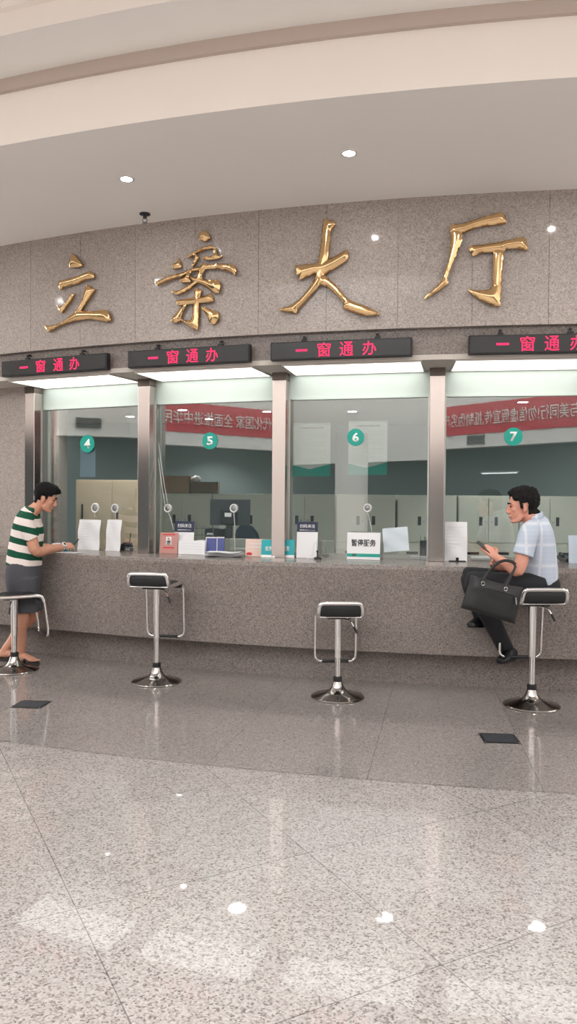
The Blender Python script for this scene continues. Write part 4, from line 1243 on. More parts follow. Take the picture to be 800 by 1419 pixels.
# pen cup
c, ww, zt_, zb_ = pane_rect(6, 582, 749, 592, 769, 0.10)
o = thing('pen_cup', 'black pen cup beside the pillar in window six', 'cup', (c.x, c.y, ZC), pane_rot(6))
bm = bmesh.new(); r = ww / 2; h = zt_ - ZC; lathe(bm, [(0, 0), (r, 0), (r, h), (r - 0.004, h), (r - 0.004, 0.006), (0, 0.006)], 24); mesh_obj('cup', bm, M['black'], o, smooth=True, auto=40)
bm = bmesh.new(); tube(bm, [(-0.01, 0, 0.02), (-0.02, 0, h + 0.05)], 0.005, seg=8, sub=1); tube(bm, [(0.008, 0.005, 0.02), (0.012, 0.01, h + 0.035)], 0.008, seg=8, sub=1); mesh_obj('pen', bm, M['plastic_white'], o)
for x0, x1, lb in ((569, 581, 'left small white box by the pen cup in window six'), (582, 592, 'right small white box under the pen cup in window six')):
    c, ww, zt_, zb_ = pane_rect(6, x0, 766, x1, 770, 0.02)
    bm = bmesh.new(); box(bm, -ww / 2, ww / 2, 0, 0.04, 0, 0.03, bev=0.003)
    o = mesh_obj('small_box', bm, M['plastic_white']); o.location = (c.x, c.y, ZC); o.rotation_euler = (0, 0, pane_rot(6)); tag(o, lb, 'box')
# window seven
c, ww, zt_, zb_ = pane_rect(7, 628, 767, 642, 773, 0.0)
o = thing('card_clip', 'small black clip in front of the tall sheet in window seven', 'clip', (c.x, c.y, ZC), pane_rot(7)); o.location = pane_hit(7, 634, 772, -0.095); o.location.z = ZC
bm = bmesh.new(); box(bm, -0.07, 0.07, -0.02, 0.012, 0, 0.008, bev=0.002); mesh_obj('base', bm, M['black'], o)
bm = bmesh.new(); box(bm, -0.012, 0.012, -0.006, 0.006, 0.006, 0.034, bev=0.003); mesh_obj('jaw', bm, M['black'], o)
c, ww, zt_, zb_ = pane_rect(7, 653, 766, 679, 772, 0.12)
o = thing('keyboard', 'white keyboard on the counter behind window seven near the phone', 'keyboard', (c.x, c.y, ZC), pane_rot(7))
bm = bmesh.new(); box(bm, -ww / 2, ww / 2, -0.05, 0.07, 0, 0.016, RX(0.12) @ T(0, 0, 0.006), bev=0.003); mesh_obj('case', bm, M['plastic_white'], o)
bm = bmesh.new()
for i in range(8):
    for j in range(4): box(bm, -ww / 2 + 0.008 + i * (ww - 0.012) / 8, -ww / 2 + 0.004 + (i + 0.85) * (ww - 0.012) / 8, -0.042 + j * 0.026, -0.021 + j * 0.026, 0.016, 0.021, RX(0.12) @ T(0, 0, 0.006))
mesh_obj('keys', bm, M['paper'], o)
c, ww, zt_, zb_ = pane_rect(7, 775, 765, 796, 773, 0.08)
o = thing('desk_phone', 'dark desk telephone right of the seated man behind window seven', 'telephone', (c.x, c.y, ZC), pane_rot(7))
bm = bmesh.new(); box(bm, -ww / 2, ww / 2, -0.05, 0.09, 0, 0.03, RX(0.15) @ T(0, 0, 0.009), bev=0.006); mesh_obj('body', bm, M['darkgrey'], o)
bm = bmesh.new(); tube(bm, [(-ww * 0.3, -0.04, 0.045), (-ww * 0.3, 0.0, 0.056), (-ww * 0.3, 0.06, 0.062)], [0.018, 0.012, 0.018], seg=10); mesh_obj('handset', bm, M['black'], o, smooth=True)

# intercom speaker discs on the glass with hanging leads
def intercom(w, x, y, px, label, xe, ye, face_col='metal_grey'):
    c = pane_hit(w, x, y, -0.006); r = (pane_hit(w, x + px, y, -0.006) - c).length
    o = thing('intercom_disc', label, 'intercom', c, pane_rot(w))
    bm = bmesh.new(); lathe(bm, [(r * 0.62, 0.0), (r, 0.0), (r, 0.008), (r * 0.85, 0.016), (r * 0.62, 0.012)], 32, RX(PI / 2)); mesh_obj('ring', bm, M['plastic_white'], o, smooth=True, auto=40)
    bm = bmesh.new(); lathe(bm, [(0, 0.0), (r * 0.63, 0.0), (r * 0.63, 0.006), (r * 0.3, 0.011), (0, 0.012)], 28, RX(PI / 2)); mesh_obj('grille', bm, M[face_col], o, smooth=True, auto=40)
    e = pane_hit(w, xe, ye, -0.012)
    inv = RZ(-pane_rot(w))
    v = (inv @ (e - c).to_4d()).to_3d(); v = Vector((v.x, -0.008, v.z))
    bm = bmesh.new(); tube(bm, [(0, -0.008, -r * 0.8), (v.x * 0.35 + 0.006, -0.010, v.z * 0.4), (v.x * 0.8, -0.010, v.z * 0.75), v], 0.0032, seg=6); mesh_obj('lead', bm, M['plastic_white'], o, smooth=True)
intercom(4, 132.5, 704, 5.8, 'left of the two white intercom discs on the glass of window four', 131.5, 717)
intercom(4, 160, 704.5, 5.5, 'right of the two white intercom discs on the glass of window four', 160.5, 717)
intercom(5, 233, 704.5, 5.5, 'left white intercom disc on the glass of window five under the hanging cords', 241, 735)
intercom(5, 324.5, 704.5, 5.8, 'right white intercom disc on the glass of window five in front of the monitor', 326, 765)
intercom(6, 509.5, 704, 6.2, 'white intercom disc on the glass of window six above the sign', 520, 765)
# two thin cords from the top of window five down to the disc
for k, (x0, x1, lb) in enumerate(((213.5, 229, 'left of two thin cords hanging at the left of window five'), (216, 233, 'right of two thin cords hanging at the left of window five'))):
    pts = [pane_hit(5, x0, 563, -0.02), pane_hit(5, x0 + 1.0, 590, -0.02), pane_hit(5, x0 + (x1 - x0) * 0.55, 655, -0.02), pane_hit(5, x1, 701, -0.02)]
    bm = bmesh.new(); tube(bm, pts, 0.0032, seg=6)
    tag(mesh_obj('hanging_cord', bm, M['plastic_white'], smooth=True), lb, 'cord')

# teal tissue box and papers beside the standing man
c = AR(-2.13, 0.42, ZC)
o = thing('teal_box', 'teal box with white top on the counter behind the writing arm', 'box', aty(86, 758, 7.46), wall_rot(-2.2)); o.location.z = ZC
bm = bmesh.new(); box(bm, -0.085, 0.085, -0.04, 0.04, 0, 0.055, bev=0.003); mesh_obj('carton', bm, M['teal_card'], o)
bm = bmesh.new(); box(bm, -0.087, 0.087, -0.042, 0.042, 0.055, 0.068, bev=0.002); mesh_obj('lid', bm, M['white_print'], o)
# dark pouch at the right of window four
c, ww, zt_, zb_ = pane_rect(4, 166, 751, 182, 765, 0.10)
o = thing('desk_tape_holder', 'small dark blue rounded dispenser at the right of window four', 'dispenser', (c.x, c.y, ZC), pane_rot(4))
bm = bmesh.new(); prf = smooth_poly([(-0.5, 0.0), (-0.48, 0.35), (-0.2, 0.75), (0.1, 1.0), (0.42, 0.85), (0.5, 0.3), (0.5, 0.0)], 3)
h = zt_ - ZC
fs = [bm.verts.new((x * ww, -0.03, max(0, y) * h)) for x, y in prf]; bm.faces.new(fs)
rr = bmesh.ops.extrude_face_region(bm, geom=list(bm.faces))
for v in [g for g in rr['geom'] if isinstance(g, bmesh.types.BMVert)]: v.co.y += 0.06
mesh_obj('body', bm, M['navy'], o)
bm = bmesh.new(); box(bm, 0.02, 0.07, -0.034, -0.03, 0.003, 0.02); mesh_obj('label_plate', bm, M['white_print'], o)
bm = bmesh.new(); tube(bm, [(ww * 0.35, 0, h * 0.8), (ww * 0.45, 0, h + 0.09)], 0.005, seg=8, sub=1); mesh_obj('stem', bm, M['black'], o)
# ================================================================ PEOPLE
def basis(f, u):
    f = Vector(f).normalized(); u = Vector(u); u = (u - f * u.dot(f)).normalized(); l = u.cross(f)
    return f, l, u

def head_shapes(bm, o, f, l, u, k=1.0):
    """o = centre between the ears; f forward, l left, u up"""
    def P(a, b, c): return o + (f * a + l * b + u * c) * k
    def E(c, r, seg=20, rg=14): ellip(bm, P(*c), (f * r[0] * k, l * r[1] * k, u * r[2] * k), seg, rg)
    E((-0.012, 0, 0.040), (0.098, 0.076, 0.090))
    E((0.030, 0, 0.020), (0.062, 0.068, 0.075))
    E((0.036, 0, -0.028), (0.056, 0.058, 0.080))
    E((0.040, 0, -0.072), (0.046, 0.047, 0.038))
    E((0.074, 0, -0.096), (0.018, 0.024, 0.017))
    for s in (-1, 1):
        E((0.058, s * 0.036, -0.012), (0.026, 0.024, 0.026), 12, 8)
        E((0.080, s * 0.026, 0.030), (0.014, 0.026, 0.009), 12, 8)
        E((-0.004, s * 0.075, -0.006), (0.017, 0.010, 0.031), 14, 10)
        E((0.004, s * 0.070, -0.028), (0.010, 0.010, 0.012), 10, 8)
        E((0.101, s * 0.012, -0.033), (0.010, 0.008, 0.008), 10, 8)
        tube(bm, [P(0.015, s * 0.058, -0.06), P(0.045, s * 0.046, -0.088), P(0.070, s * 0.018, -0.100)], [0.016 * k, 0.016 * k, 0.014 * k], seg=8)
    tube(bm, [P(0.088, 0, 0.024), P(0.101, 0, -0.008), P(0.113, 0, -0.030)], [0.009 * k, 0.0105 * k, 0.011 * k], seg=10)
    E((0.100, 0, -0.036), (0.016, 0.013, 0.008), 12, 8)
    E((0.089, 0, -0.060), (0.012, 0.024, 0.007), 14, 8)
    E((0.087, 0, -0.072), (0.011, 0.021, 0.007), 14, 8)

def hand(bm, wrist, palm_dir, nrm, thumb_dir, curl=0.9, L=0.185, spread=0.012, k=1.0):
    """palm with five separate bent fingers; nrm points out of the back of the hand, fingers curl against nrm"""
    d = Vector(palm_dir).normalized(); n = Vector(nrm); n = (n - d * n.dot(d)).normalized(); t = Vector(thumb_dir); t = (t - d * t.dot(d) - n * t.dot(n)).normalized()
    w = Vector(wrist)
    tube(bm, [w - d * 0.01, w + d * 0.03, w + d * 0.065, w + d * 0.092], [(0.026, 0.020), (0.036, 0.020), (0.041, 0.018), (0.038, 0.013)], ref=n, seg=14)
    lens = (0.074, 0.082, 0.076, 0.060)
    tips = []
    for i, Lf in enumerate(lens):
        b = w + d * (0.083 - 0.004 * abs(i - 1)) + t * (0.029 - 0.0195 * i)
        sp = t * (0.012 - 0.008 * i)
        c1, c2, c3 = curl * 0.5, curl * 1.2, curl * 1.75
        def dirn(a): return (d * math.cos(a) - n * math.sin(a) + sp * 0.5).normalized()
        p0 = b - d * 0.02; p1 = b + dirn(c1) * Lf * 0.42; p2 = p1 + dirn(c2) * Lf * 0.33; p3 = p2 + dirn(c3) * Lf * 0.25
        tube(bm, [p0, b, p1, p2, p3], [0.0085, 0.0088, 0.0082, 0.0075, 0.0062], seg=9, sub=3); tips.append(p3)
    tb = w + d * 0.025 + t * 0.026
    q1 = tb + (t * 0.75 + d * 0.55 - n * 0.25).normalized() * 0.040
    q2 = q1 + (d * 0.85 + t * 0.15 - n * 0.5).normalized() * 0.032
    q3 = q2 + (d * 0.85 - t * 0.25 - n * 0.5).normalized() * 0.024
    tube(bm, [w + d * 0.015 + t * 0.012, tb, q1, q2, q3], [0.013, 0.014, 0.011, 0.0098, 0.0075], seg=9, sub=3)
    return tips, q3

def hair_from(body, o, f, l, u, k, cond, thick, mat, parent, name='hair'):
    """hair grown off the scalp of the head mesh as a closed shell"""
    me = body.data
    n = len(me.vertices)
    loc = []
    for v in me.vertices:
        d = (v.co - o) / k
        loc.append((d.dot(f), d.dot(l), d.dot(u)))
    bm = bmesh.new(); bm.from_mesh(me)
    lay = bm.verts.layers.float_vector.new('loc')
    bm.verts.ensure_lookup_table()
    keep = [False] * n
    for i, (a, b, c) in enumerate(loc):
        if abs(a) < 0.14 and abs(b) < 0.12 and -0.12 < c < 0.16: keep[i] = cond(a, b, c) > 0
    dele = [v for v in bm.verts if not keep[v.index]]
    vals = {v.index: loc[v.index] for v in bm.verts}
    for v in bm.verts: v[lay] = loc[v.index]
    bmesh.ops.delete(bm, geom=dele, context='VERTS')
    bm.normal_update()
    inner = {}
    verts = list(bm.verts)
    faces = list(bm.faces)
    bedges = [e for e in bm.edges if len(e.link_faces) == 1]
    nrm = {v: v.normal.copy() for v in verts}
    for v in verts:
        a, b, c = v[lay]
        inner[v] = bm.verts.new(v.co - nrm[v] * 0.004)
        e = cond(a, b, c)
        t = thick(a, b, c) * min(1.0, 0.25 + e / 0.018)
        w = noise.noise(Vector((a * 55, b * 55, c * 18))) * 0.35 + noise.noise(Vector((a * 130, b * 130, c * 60))) * 0.35
        v.co = v.co + (nrm[v] * (1 + w) * t + f * (0.35 * t if a > 0.03 else 0) ) * k
    for e in bedges:
        try: bm.faces.new((e.verts[0], e.verts[1], inner[e.verts[1]], inner[e.verts[0]]))
        except ValueError: pass
    return mesh_obj(name, bm, mat, parent, smooth=True)

def face_bits(o, f, l, u, k, parent, hairmat, lid=0.35):
    def P(a, b, c): return o + (f * a + l * b + u * c) * k
    for s in (-1, 1):
        bm = bmesh.new()
        ellip(bm, P(0.0865, s * 0.030, 0.012), (f * 0.006 * k, l * 0.014 * k, u * 0.0055 * k), 12, 8)
        mesh_obj('eye', bm, M['eye_dark'], parent, smooth=True)
        bm = bmesh.new()
        tube(bm, [P(0.094, s * 0.012, 0.031), P(0.0945, s * 0.030, 0.037), P(0.084, s * 0.050, 0.031)], [0.004 * k, 0.0048 * k, 0.003 * k], seg=6)
        mesh_obj('eyebrow', bm, hairmat, parent, smooth=True)
    bm = bmesh.new()
    tube(bm, [P(0.088, -0.022, -0.066), P(0.0985, 0, -0.0655), P(0.088, 0.022, -0.066)], [0.0025 * k, 0.004 * k, 0.0025 * k], seg=6)
    mesh_obj('mouth', bm, M['lip'], parent, smooth=True)

# ---------------------------------------------------------------- man standing at the counter on the left
def S(x, y, Y): return aty(x, y, Y)
def Q(x, y, Y): return aty(x, y, Y + 0.10)
man = thing('person', 'person in a green and white striped polo shirt standing and writing at the counter', 'person', S(33, 916, 6.85)); man.location.z = 0
YR, YL = 6.66, 7.02      # right side (near) / left side (far)
hf, hl, hu = basis((0.90, 0.16, -0.34), (0.32, 0, 0.95))
ho = S(62.5, 690.5, 6.86)
bm = bmesh.new()
head_shapes(bm, ho, hf, hl, hu, 0.98)
neckb = S(45, 709, 6.85)
tube(bm, [ho - hu * 0.02 - hf * 0.025, ho - hu * 0.085 - hf * 0.03, neckb, neckb + Vector((-0.03, 0, -0.06))], [0.052, 0.054, 0.062, 0.09], seg=16)
tor = [S(43, 712, 6.85), S(39, 722, 6.85), S(38, 736, 6.85), S(35, 755, 6.85), S(33.5, 776, 6.85), S(33.5, 795, 6.85), S(34, 808, 6.85)]
tube(bm, tor, [(0.09, 0.06), (0.165, 0.085), (0.16, 0.112), (0.145, 0.115), (0.145, 0.112), (0.15, 0.115), (0.10, 0.08)], ref=(1, 0, 0.1), seg=20)
# right arm rests on the counter and writes
shR = S(36, 722, YR + 0.03); elR = S(50.5, 764, 6.72); wrR = S(87, 757.5, 7.08)
tube(bm, [S(40, 716, 6.76), shR, (shR + elR) / 2 + Vector((-0.005, 0, 0)), elR, (elR * 0.6 + wrR * 0.4) + Vector((0, 0, -0.004)), wrR], [0.052, 0.060, 0.055, 0.046, 0.042, 0.030], seg=14)
wd = (wrR - elR).normalized()
tips, th = hand(bm, wrR, (wd + Vector((0.35, -0.15, 0.06))), (0.0, -0.80, 0.6), (0.1, 0.6, 0.8), curl=0.7, k=1.0)
# left arm: holds the paper
shL = S(40, 724, YL - 0.03); elL = S(50, 766, 7.16); elL.z = 1.03; wrL = S(76, 760, 7.33); wrL.z = 1.015
tube(bm, [S(42, 717, 6.96), shL, (shL + elL) / 2, elL, (elL + wrL) / 2, wrL], [0.050, 0.055, 0.046, 0.040, 0.037, 0.027], seg=12)
hand(bm, wrL, (0.95, 0.05, 0.0), (0, 0, 1), (0.1, -0.9, 0), curl=0.35)
# legs
hipR = S(33, 800, 6.76); knR = S(32, 853, 6.78); anR = S(28, 905, 6.85); anR.z = 0.085
hipL = S(35, 800, 6.93); knL = S(46, 850, 6.98); anL = S(7, 903, 7.0); anL.z = 0.10
tube(bm, [hipR + Vector((0, 0.03, 0.0)), hipR, (hipR + knR) / 2, knR, knR * 0.68 + anR * 0.32 + Vector((-0.02, 0, 0)), knR * 0.3 + anR * 0.7, anR, anR + Vector((0, 0, -0.04))], [0.07, 0.082, 0.076, 0.058, 0.061, 0.045, 0.036, 0.038], seg=14)
tube(bm, [hipL + Vector((0, -0.03, 0.0)), hipL, (hipL + knL) / 2, knL, knL * 0.68 + anL * 0.32 + Vector((-0.02, 0, 0)), knL * 0.3 + anL * 0.7, anL, anL + Vector((0, 0, -0.04))], [0.07, 0.082, 0.076, 0.058, 0.061, 0.045, 0.036, 0.038], seg=14)
def bare_foot(bm, an, f, zs=0.028, toes=True):
    f = Vector(f).normalized(); l = Vector((-f.y, f.x, 0)); z0 = zs
    g = Vector((an.x, an.y, 0))
    tube(bm, [g - f * 0.055 + Vector((0, 0, z0 + 0.034)), g + Vector((0, 0, z0 + 0.045)), g + f * 0.07 + Vector((0, 0, z0 + 0.034)), g + f * 0.135 + Vector((0, 0, z0 + 0.018))], [(0.030, 0.032), (0.036, 0.046), (0.042, 0.032), (0.045, 0.016)], ref=(0, 0, 1), seg=14)
    for i in range(5):
        b = g + f * (0.13 - 0.005 * i * i * 0.3) + l * (0.034 - 0.017 * i) + Vector((0, 0, z0 + 0.013))
        tube(bm, [b - f * 0.02, b + f * 0.02, b + f * (0.048 - 0.004 * i)], [0.011 - 0.0008 * i, 0.0105 - 0.0008 * i, 0.008], seg=8, sub=2)
ffR = Vector((0.97, -0.22, 0)).normalized(); ffL = Vector((0.96, 0.1, 0)).normalized()
bare_foot(bm, anR, ffR); bare_foot(bm, anL, ffL)
body = remesh('body', bm, 0.0048, [M['skin']], man, 2)
body.matrix_parent_inverse = Matrix.Translation(man.location).inverted()
def worn(o):
    o.parent = man; o.matrix_parent_inverse = Matrix.Translation(man.location).inverted(); return o
def hcond(a, b, c):
    front = 0.062 - 0.5 * max(0, abs(b) - 0.04)
    if a > 0.055: line = front
    elif a > 0.030: line = 0.034
    elif a > 0.008: line = 0.002
    elif a > -0.026: line = 0.020
    elif a > -0.05: line = -0.030
    else: line = -0.066
    return c - line
worn(hair_from(body, ho, hf, hl, hu, 0.98, hcond, lambda a, b, c: 0.006 + 0.012 * max(0, min(1, (c - 0.02) / 0.08)) + 0.015 * max(0, min(1, a / 0.08)) * max(0, min(1, (c - 0.05) / 0.03)), M['hair'], man))
c0 = len(man.children)
face_bits(ho, hf, hl, hu, 0.98, man, M['hair'])
for ch in man.children: ch.matrix_parent_inverse = Matrix.Translation(man.location).inverted()
# shirt
bm = bmesh.new()
st = [S(45, 708.5, 6.85), S(41.5, 713, 6.85), S(39, 722, 6.85), S(38.5, 736, 6.85), S(36, 755, 6.85), S(34, 770, 6.85), S(33.5, 783, 6.85)]
tube(bm, st, [(0.075, 0.072), (0.150, 0.086), (0.186, 0.108), (0.180, 0.134), (0.172, 0.142), (0.172, 0.148), (0.174, 0.153)], ref=(1, 0, 0.12), seg=28)
tube(bm, [S(40, 714, 6.74), shR + Vector((0, 0, 0.005)), shR * 0.62 + elR * 0.38 + Vector((-0.005, -0.005, 0)), shR * 0.42 + elR * 0.58], [0.058, 0.068, 0.068, 0.069], seg=16)
tube(bm, [S(42, 715, 6.96), shL + Vector((0, 0, 0.005)), shL * 0.6 + elL * 0.4, shL * 0.42 + elL * 0.58], [0.058, 0.068, 0.066, 0.068], seg=16)
worn(remesh('polo_shirt', bm, 0.007, [M['stripes']], man, 3))
bm = bmesh.new()
tube(bm, [neckb + Vector((0.055, 0, -0.018)), neckb + Vector((0.02, 0.062, 0.012)), neckb + Vector((-0.042, 0.052, 0.026)), neckb + Vector((-0.062, 0, 0.030)), neckb + Vector((-0.042, -0.052, 0.026)), neckb + Vector((0.02, -0.062, 0.012))], [(0.009, 0.024)] * 6, ref=(0.25, 0, 1), seg=8, closed=True)
worn(mesh_obj('collar', bm, M['green_knit'], man, smooth=True, auto=60))
# shorts
bm = bmesh.new()
tube(bm, [S(33.5, 776, 6.85), S(33, 790, 6.85), S(33.5, 806, 6.85), S(34, 818, 6.85)], [(0.170, 0.140), (0.184, 0.154), (0.188, 0.154), (0.175, 0.14)], ref=(1, 0, 0), seg=24)
tube(bm, [S(33, 800, 6.765), S(34, 822, 6.77), S(34.5, 848, 6.775)], [(0.098, 0.128), (0.097, 0.124), (0.094, 0.120)], ref=(1, 0, 0), seg=20)
tube(bm, [S(35, 800, 6.935), S(39, 822, 6.95), S(43.5, 847, 6.965)], [(0.098, 0.125), (0.097, 0.115), (0.092, 0.104)], ref=(1, 0, 0), seg=20)
sh = worn(remesh('shorts', bm, 0.007, [M['shorts']], man, 3))
bm = bmesh.new(); p = S(13.5, 785, 6.73); box(bm, -0.016, 0.016, -0.012, 0.012, -0.02, 0.02, T(*p) @ RZ(-0.5) , bev=0.002)
worn(mesh_obj('pocket_tag', bm, M['paper'], man))
# sandals
def sandal(an, f):
    f = Vector(f).normalized(); l = Vector((-f.y, f.x, 0)); g = Vector((an.x, an.y, 0))
    bm = bmesh.new()
    n = 40; pr = []
    for i in range(n):
        a = 2 * PI * i / n; x = math.cos(a); y = math.sin(a)
        pr.append(g + f * (0.055 + 0.135 * x) + l * (y * (0.046 if x > 0 else 0.038)))
    lo = [bm.verts.new(p + Vector((0, 0, 0.003))) for p in pr]; hi = [bm.verts.new(p + Vector((0, 0, 0.028))) for p in pr]
    bm.faces.new(lo[::-1]); bm.faces.new(hi)
    for i in range(n): bm.faces.new((lo[i], lo[(i + 1) % n], hi[(i + 1) % n], hi[i]))
    o = mesh_obj('sandal', bm, M['sandal'], man); worn(o)
    bm = bmesh.new()
    for a0, a1 in ((0.035, 0.105), (0.085, 0.045)):
        tube(bm, [g + f * a0 + l * 0.045 + Vector((0, 0, 0.028)), g + f * (a0 * 0.6 + a1 * 0.4) + l * 0.03 + Vector((0, 0, 0.072)), g + f * (a0 + a1) / 2 + Vector((0, 0, 0.083)), g + f * (a0 * 0.4 + a1 * 0.6) - l * 0.03 + Vector((0, 0, 0.066)), g + f * a1 - l * 0.047 + Vector((0, 0, 0.028))], [(0.016, 0.004)] * 5, ref=(0, 0, 1), seg=8)
    s = mesh_obj('strap', bm, M['sandal'], o, smooth=True, auto=60)
sandal(anR, ffR); sandal(anL, ffL)
# watch
bm = bmesh.new(); wp = wrR - wd * 0.012
ref = Vector((0, -1, 0.25)); ref = (ref - wd * ref.dot(wd)).normalized(); side = wd.cross(ref)
tube(bm, [wp + (side * math.cos(2 * PI * i / 16) + ref * math.sin(2 * PI * i / 16)) * 0.031 for i in range(16)], [(0.003, 0.011)] * 16, ref=wd, seg=8, closed=True)
wt = worn(mesh_obj('wristwatch', bm, M['chrome'], man, smooth=True, auto=60))
R3 = Matrix((side, wd, ref)).transposed().to_4x4()
bm = bmesh.new(); lathe(bm, [(0, 0.008), (0.021, 0.008), (0.024, 0.004), (0.024, -0.004), (0, -0.004)], 24, T(*(wp + ref * 0.034)) @ R3); mesh_obj('watch_case', bm, M['plastic_white'], wt, smooth=True, auto=40)
bm = bmesh.new(); lathe(bm, [(0, 0.0), (0.013, 0.0), (0.013, -0.001), (0, -0.001)], 20, T(*(wp + ref * 0.0428)) @ R3); mesh_obj('dial', bm, M['blackgloss'], wt)
# pen
bm = bmesh.new(); pt = (tips[0] + th) / 2
a = S(101, 762, pt.y + 0.02); b = S(114.5, 746.5, pt.y - 0.02)
pm = (a + b) / 2; sh_ = pt - pm
tube(bm, [a + sh_ * 0.5, a.lerp(b, 0.15) + sh_ * 0.5, b + sh_ * 0.5], [0.002, 0.0055, 0.0055], seg=10, sub=1)
tag(mesh_obj('pen', bm, M['black'], smooth=True, auto=60), 'black pen held in the hand of the writing person', 'pen')
# form he writes on
bm = bmesh.new(); c = S(97, 762, 7.16)
g = [[bm.verts.new((-0.11 + 0.22 * i / 6, -0.075 + 0.15 * j / 4, 0.0015 + 0.0015 * math.sin(i * 1.3) * (i / 6))) for i in range(7)] for j in range(5)]
for j in range(4):
    for i in range(6): bm.faces.new((g[j][i], g[j][i + 1], g[j + 1][i + 1], g[j + 1][i]))
bm.normal_update(); bmesh.ops.solidify(bm, geom=list(bm.faces), thickness=0.001)
o = mesh_obj('form_sheet', bm, M['paper']); o.location = (c.x, c.y, ZC); o.rotation_euler = (0, 0, wall_rot(-2.0)); tag(o, 'white form lying flat under the writing hand on the counter', 'paper')

# ---------------------------------------------------------------- man sitting on the right stool
sit = thing('person', 'person in a pale blue checked short sleeved shirt sitting on a stool with a phone', 'person', (1.80, 5.62, 0)); 
def worn2(o):
    o.parent = sit; o.matrix_parent_inverse = Matrix.Translation(sit.location).inverted(); return o
hf, hl, hu = basis((-0.98, 0.10, -0.10), (-0.06, 0, 1))
ho = Q(724, 702.5, 5.47)
bm = bmesh.new()
head_shapes(bm, ho, hf, hl, hu, 1.0)
neckb = Q(740, 719, 5.48)
tube(bm, [ho - hu * 0.02 - hf * 0.028, ho - hu * 0.075 - hf * 0.04, neckb, neckb + Vector((0.02, 0, -0.06))], [0.054, 0.057, 0.064, 0.09], seg=16)
pel = Q(751, 812, 5.50)
tor = [Q(741.5, 722, 5.48), Q(742, 733, 5.48), Q(742, 750, 5.48), Q(744, 775, 5.49), Q(748, 797, 5.50), Q(752, 812, 5.50), Q(752, 822, 5.5)]
tube(bm, tor, [(0.09, 0.06), (0.170, 0.085), (0.165, 0.11), (0.155, 0.115), (0.155, 0.11), (0.17, 0.115), (0.13, 0.09)], ref=(-1, 0, 0.1), seg=20)
shL = Q(734, 738, 5.30); elL = Q(718.5, 791, 5.27); wrL = Q(688, 772, 5.36)
tube(bm, [Q(740, 731, 5.40), shL, (shL + elL) / 2, elL, elL * 0.55 + wrL * 0.45 + Vector((0, 0, -0.004)), wrL], [0.050, 0.056, 0.048, 0.041, 0.038, 0.026], seg=14)
pd = (Q(672, 757, 5.42) - wrL)
tipsL, thL = hand(bm, wrL, pd, (0.35, -0.9, 0.1), (0.55, 0.1, 0.8), curl=0.55)
shR = Q(738, 738, 5.66); elR = Q(716, 790, 5.72); wrR = Q(690, 786, 5.58)
tube(bm, [Q(741, 731, 5.56), shR, (shR + elR) / 2, elR, (elR + wrR) / 2, wrR], [0.050, 0.056, 0.047, 0.041, 0.037, 0.026], seg=14)
hand(bm, wrR, Q(678, 774, 5.50) - wrR, (0.3, 0.8, -0.4), (0.5, -0.2, 0.8), curl=0.7)
hipL = Q(744, 813, 5.39); knL = Q(655, 806, 5.42); anL = Q(702, 901, 5.86)
hipR = Q(745, 812, 5.62); knR = Q(651, 799, 5.66); anR = Q(668, 856, 5.80)
legs = []
for hp, kn, an in ((hipL, knL, anL), (hipR, knR, anR)):
    tube(bm, [hp + Vector((0.05, 0, 0.01)), hp, (hp + kn) / 2, kn], [0.07, 0.080, 0.074, 0.058], seg=14)
    tube(bm, [kn + Vector((0.01, 0, 0.0)), kn * 0.7 + an * 0.3 + Vector((0.012, 0, 0)), kn * 0.3 + an * 0.7, an], [0.056, 0.056, 0.043, 0.036], seg=14)
def clad_foot(bm, heel, toe, fat=1.0):
    d = (toe - heel); up = Vector((0, 0, 1))
    tube(bm, [heel + up * 0.03, heel + d * 0.3 + up * 0.035, heel + d * 0.65 + up * 0.022, heel + d * 0.95 + up * 0.012, toe + up * 0.012], [(0.030 * fat, 0.034 * fat), (0.036 * fat, 0.042 * fat), (0.043 * fat, 0.026 * fat), (0.036 * fat, 0.016 * fat), (0.015 * fat, 0.010 * fat)], ref=(0, 0, 1), seg=14)
heelL = Q(713, 910, 5.84); toeL = Q(692, 918, 5.72); heelR = Q(676, 864, 5.85); toeR = Q(652, 868, 5.68)
clad_foot(bm, heelL, toeL, 0.78); clad_foot(bm, heelR, toeR, 0.78)
body2 = remesh('body', bm, 0.0048, [M['skin2']], sit, 2); worn2(body2)
def hcond2(a, b, c):
    front = 0.082 - 0.5 * max(0, abs(b) - 0.04)
    if a > 0.06: line = front
    elif a > 0.028: line = 0.045
    elif a > 0.006: line = -0.012
    elif a > -0.028: line = 0.028
    else: line = -0.058
    return c - line
worn2(hair_from(body2, ho, hf, hl, hu, 1.0, hcond2, lambda a, b, c: 0.008 + 0.016 * max(0, min(1, (c - 0.0) / 0.1)) + (0.006 if a < -0.06 else 0), M['hair2'], sit))
face_bits(ho, hf, hl, hu, 1.0, sit, M['hair2'])
for ch in sit.children: ch.matrix_parent_inverse = Matrix.Translation(sit.location).inverted()
bm = bmesh.new()
st = [Q(741.5, 719, 5.48), Q(743, 725, 5.48), Q(743, 736, 5.48), Q(743, 753, 5.48), Q(745.5, 776, 5.49), Q(748, 797, 5.50), Q(748.5, 817, 5.50)]
tube(bm, st, [(0.078, 0.074), (0.145, 0.088), (0.188, 0.112), (0.186, 0.130), (0.180, 0.128), (0.180, 0.124), (0.176, 0.105)], ref=(-1, 0, 0.08), seg=28)
tube(bm, [Q(740, 730, 5.40), shL + Vector((0, 0, 0.004)), shL * 0.6 + elL * 0.4, shL * 0.40 + elL * 0.60], [0.058, 0.068, 0.070, 0.074], seg=16)
tube(bm, [Q(741, 730, 5.56), shR + Vector((0, 0, 0.004)), shR * 0.6 + elR * 0.4, shR * 0.40 + elR * 0.60], [0.058, 0.068, 0.070, 0.074], seg=16)
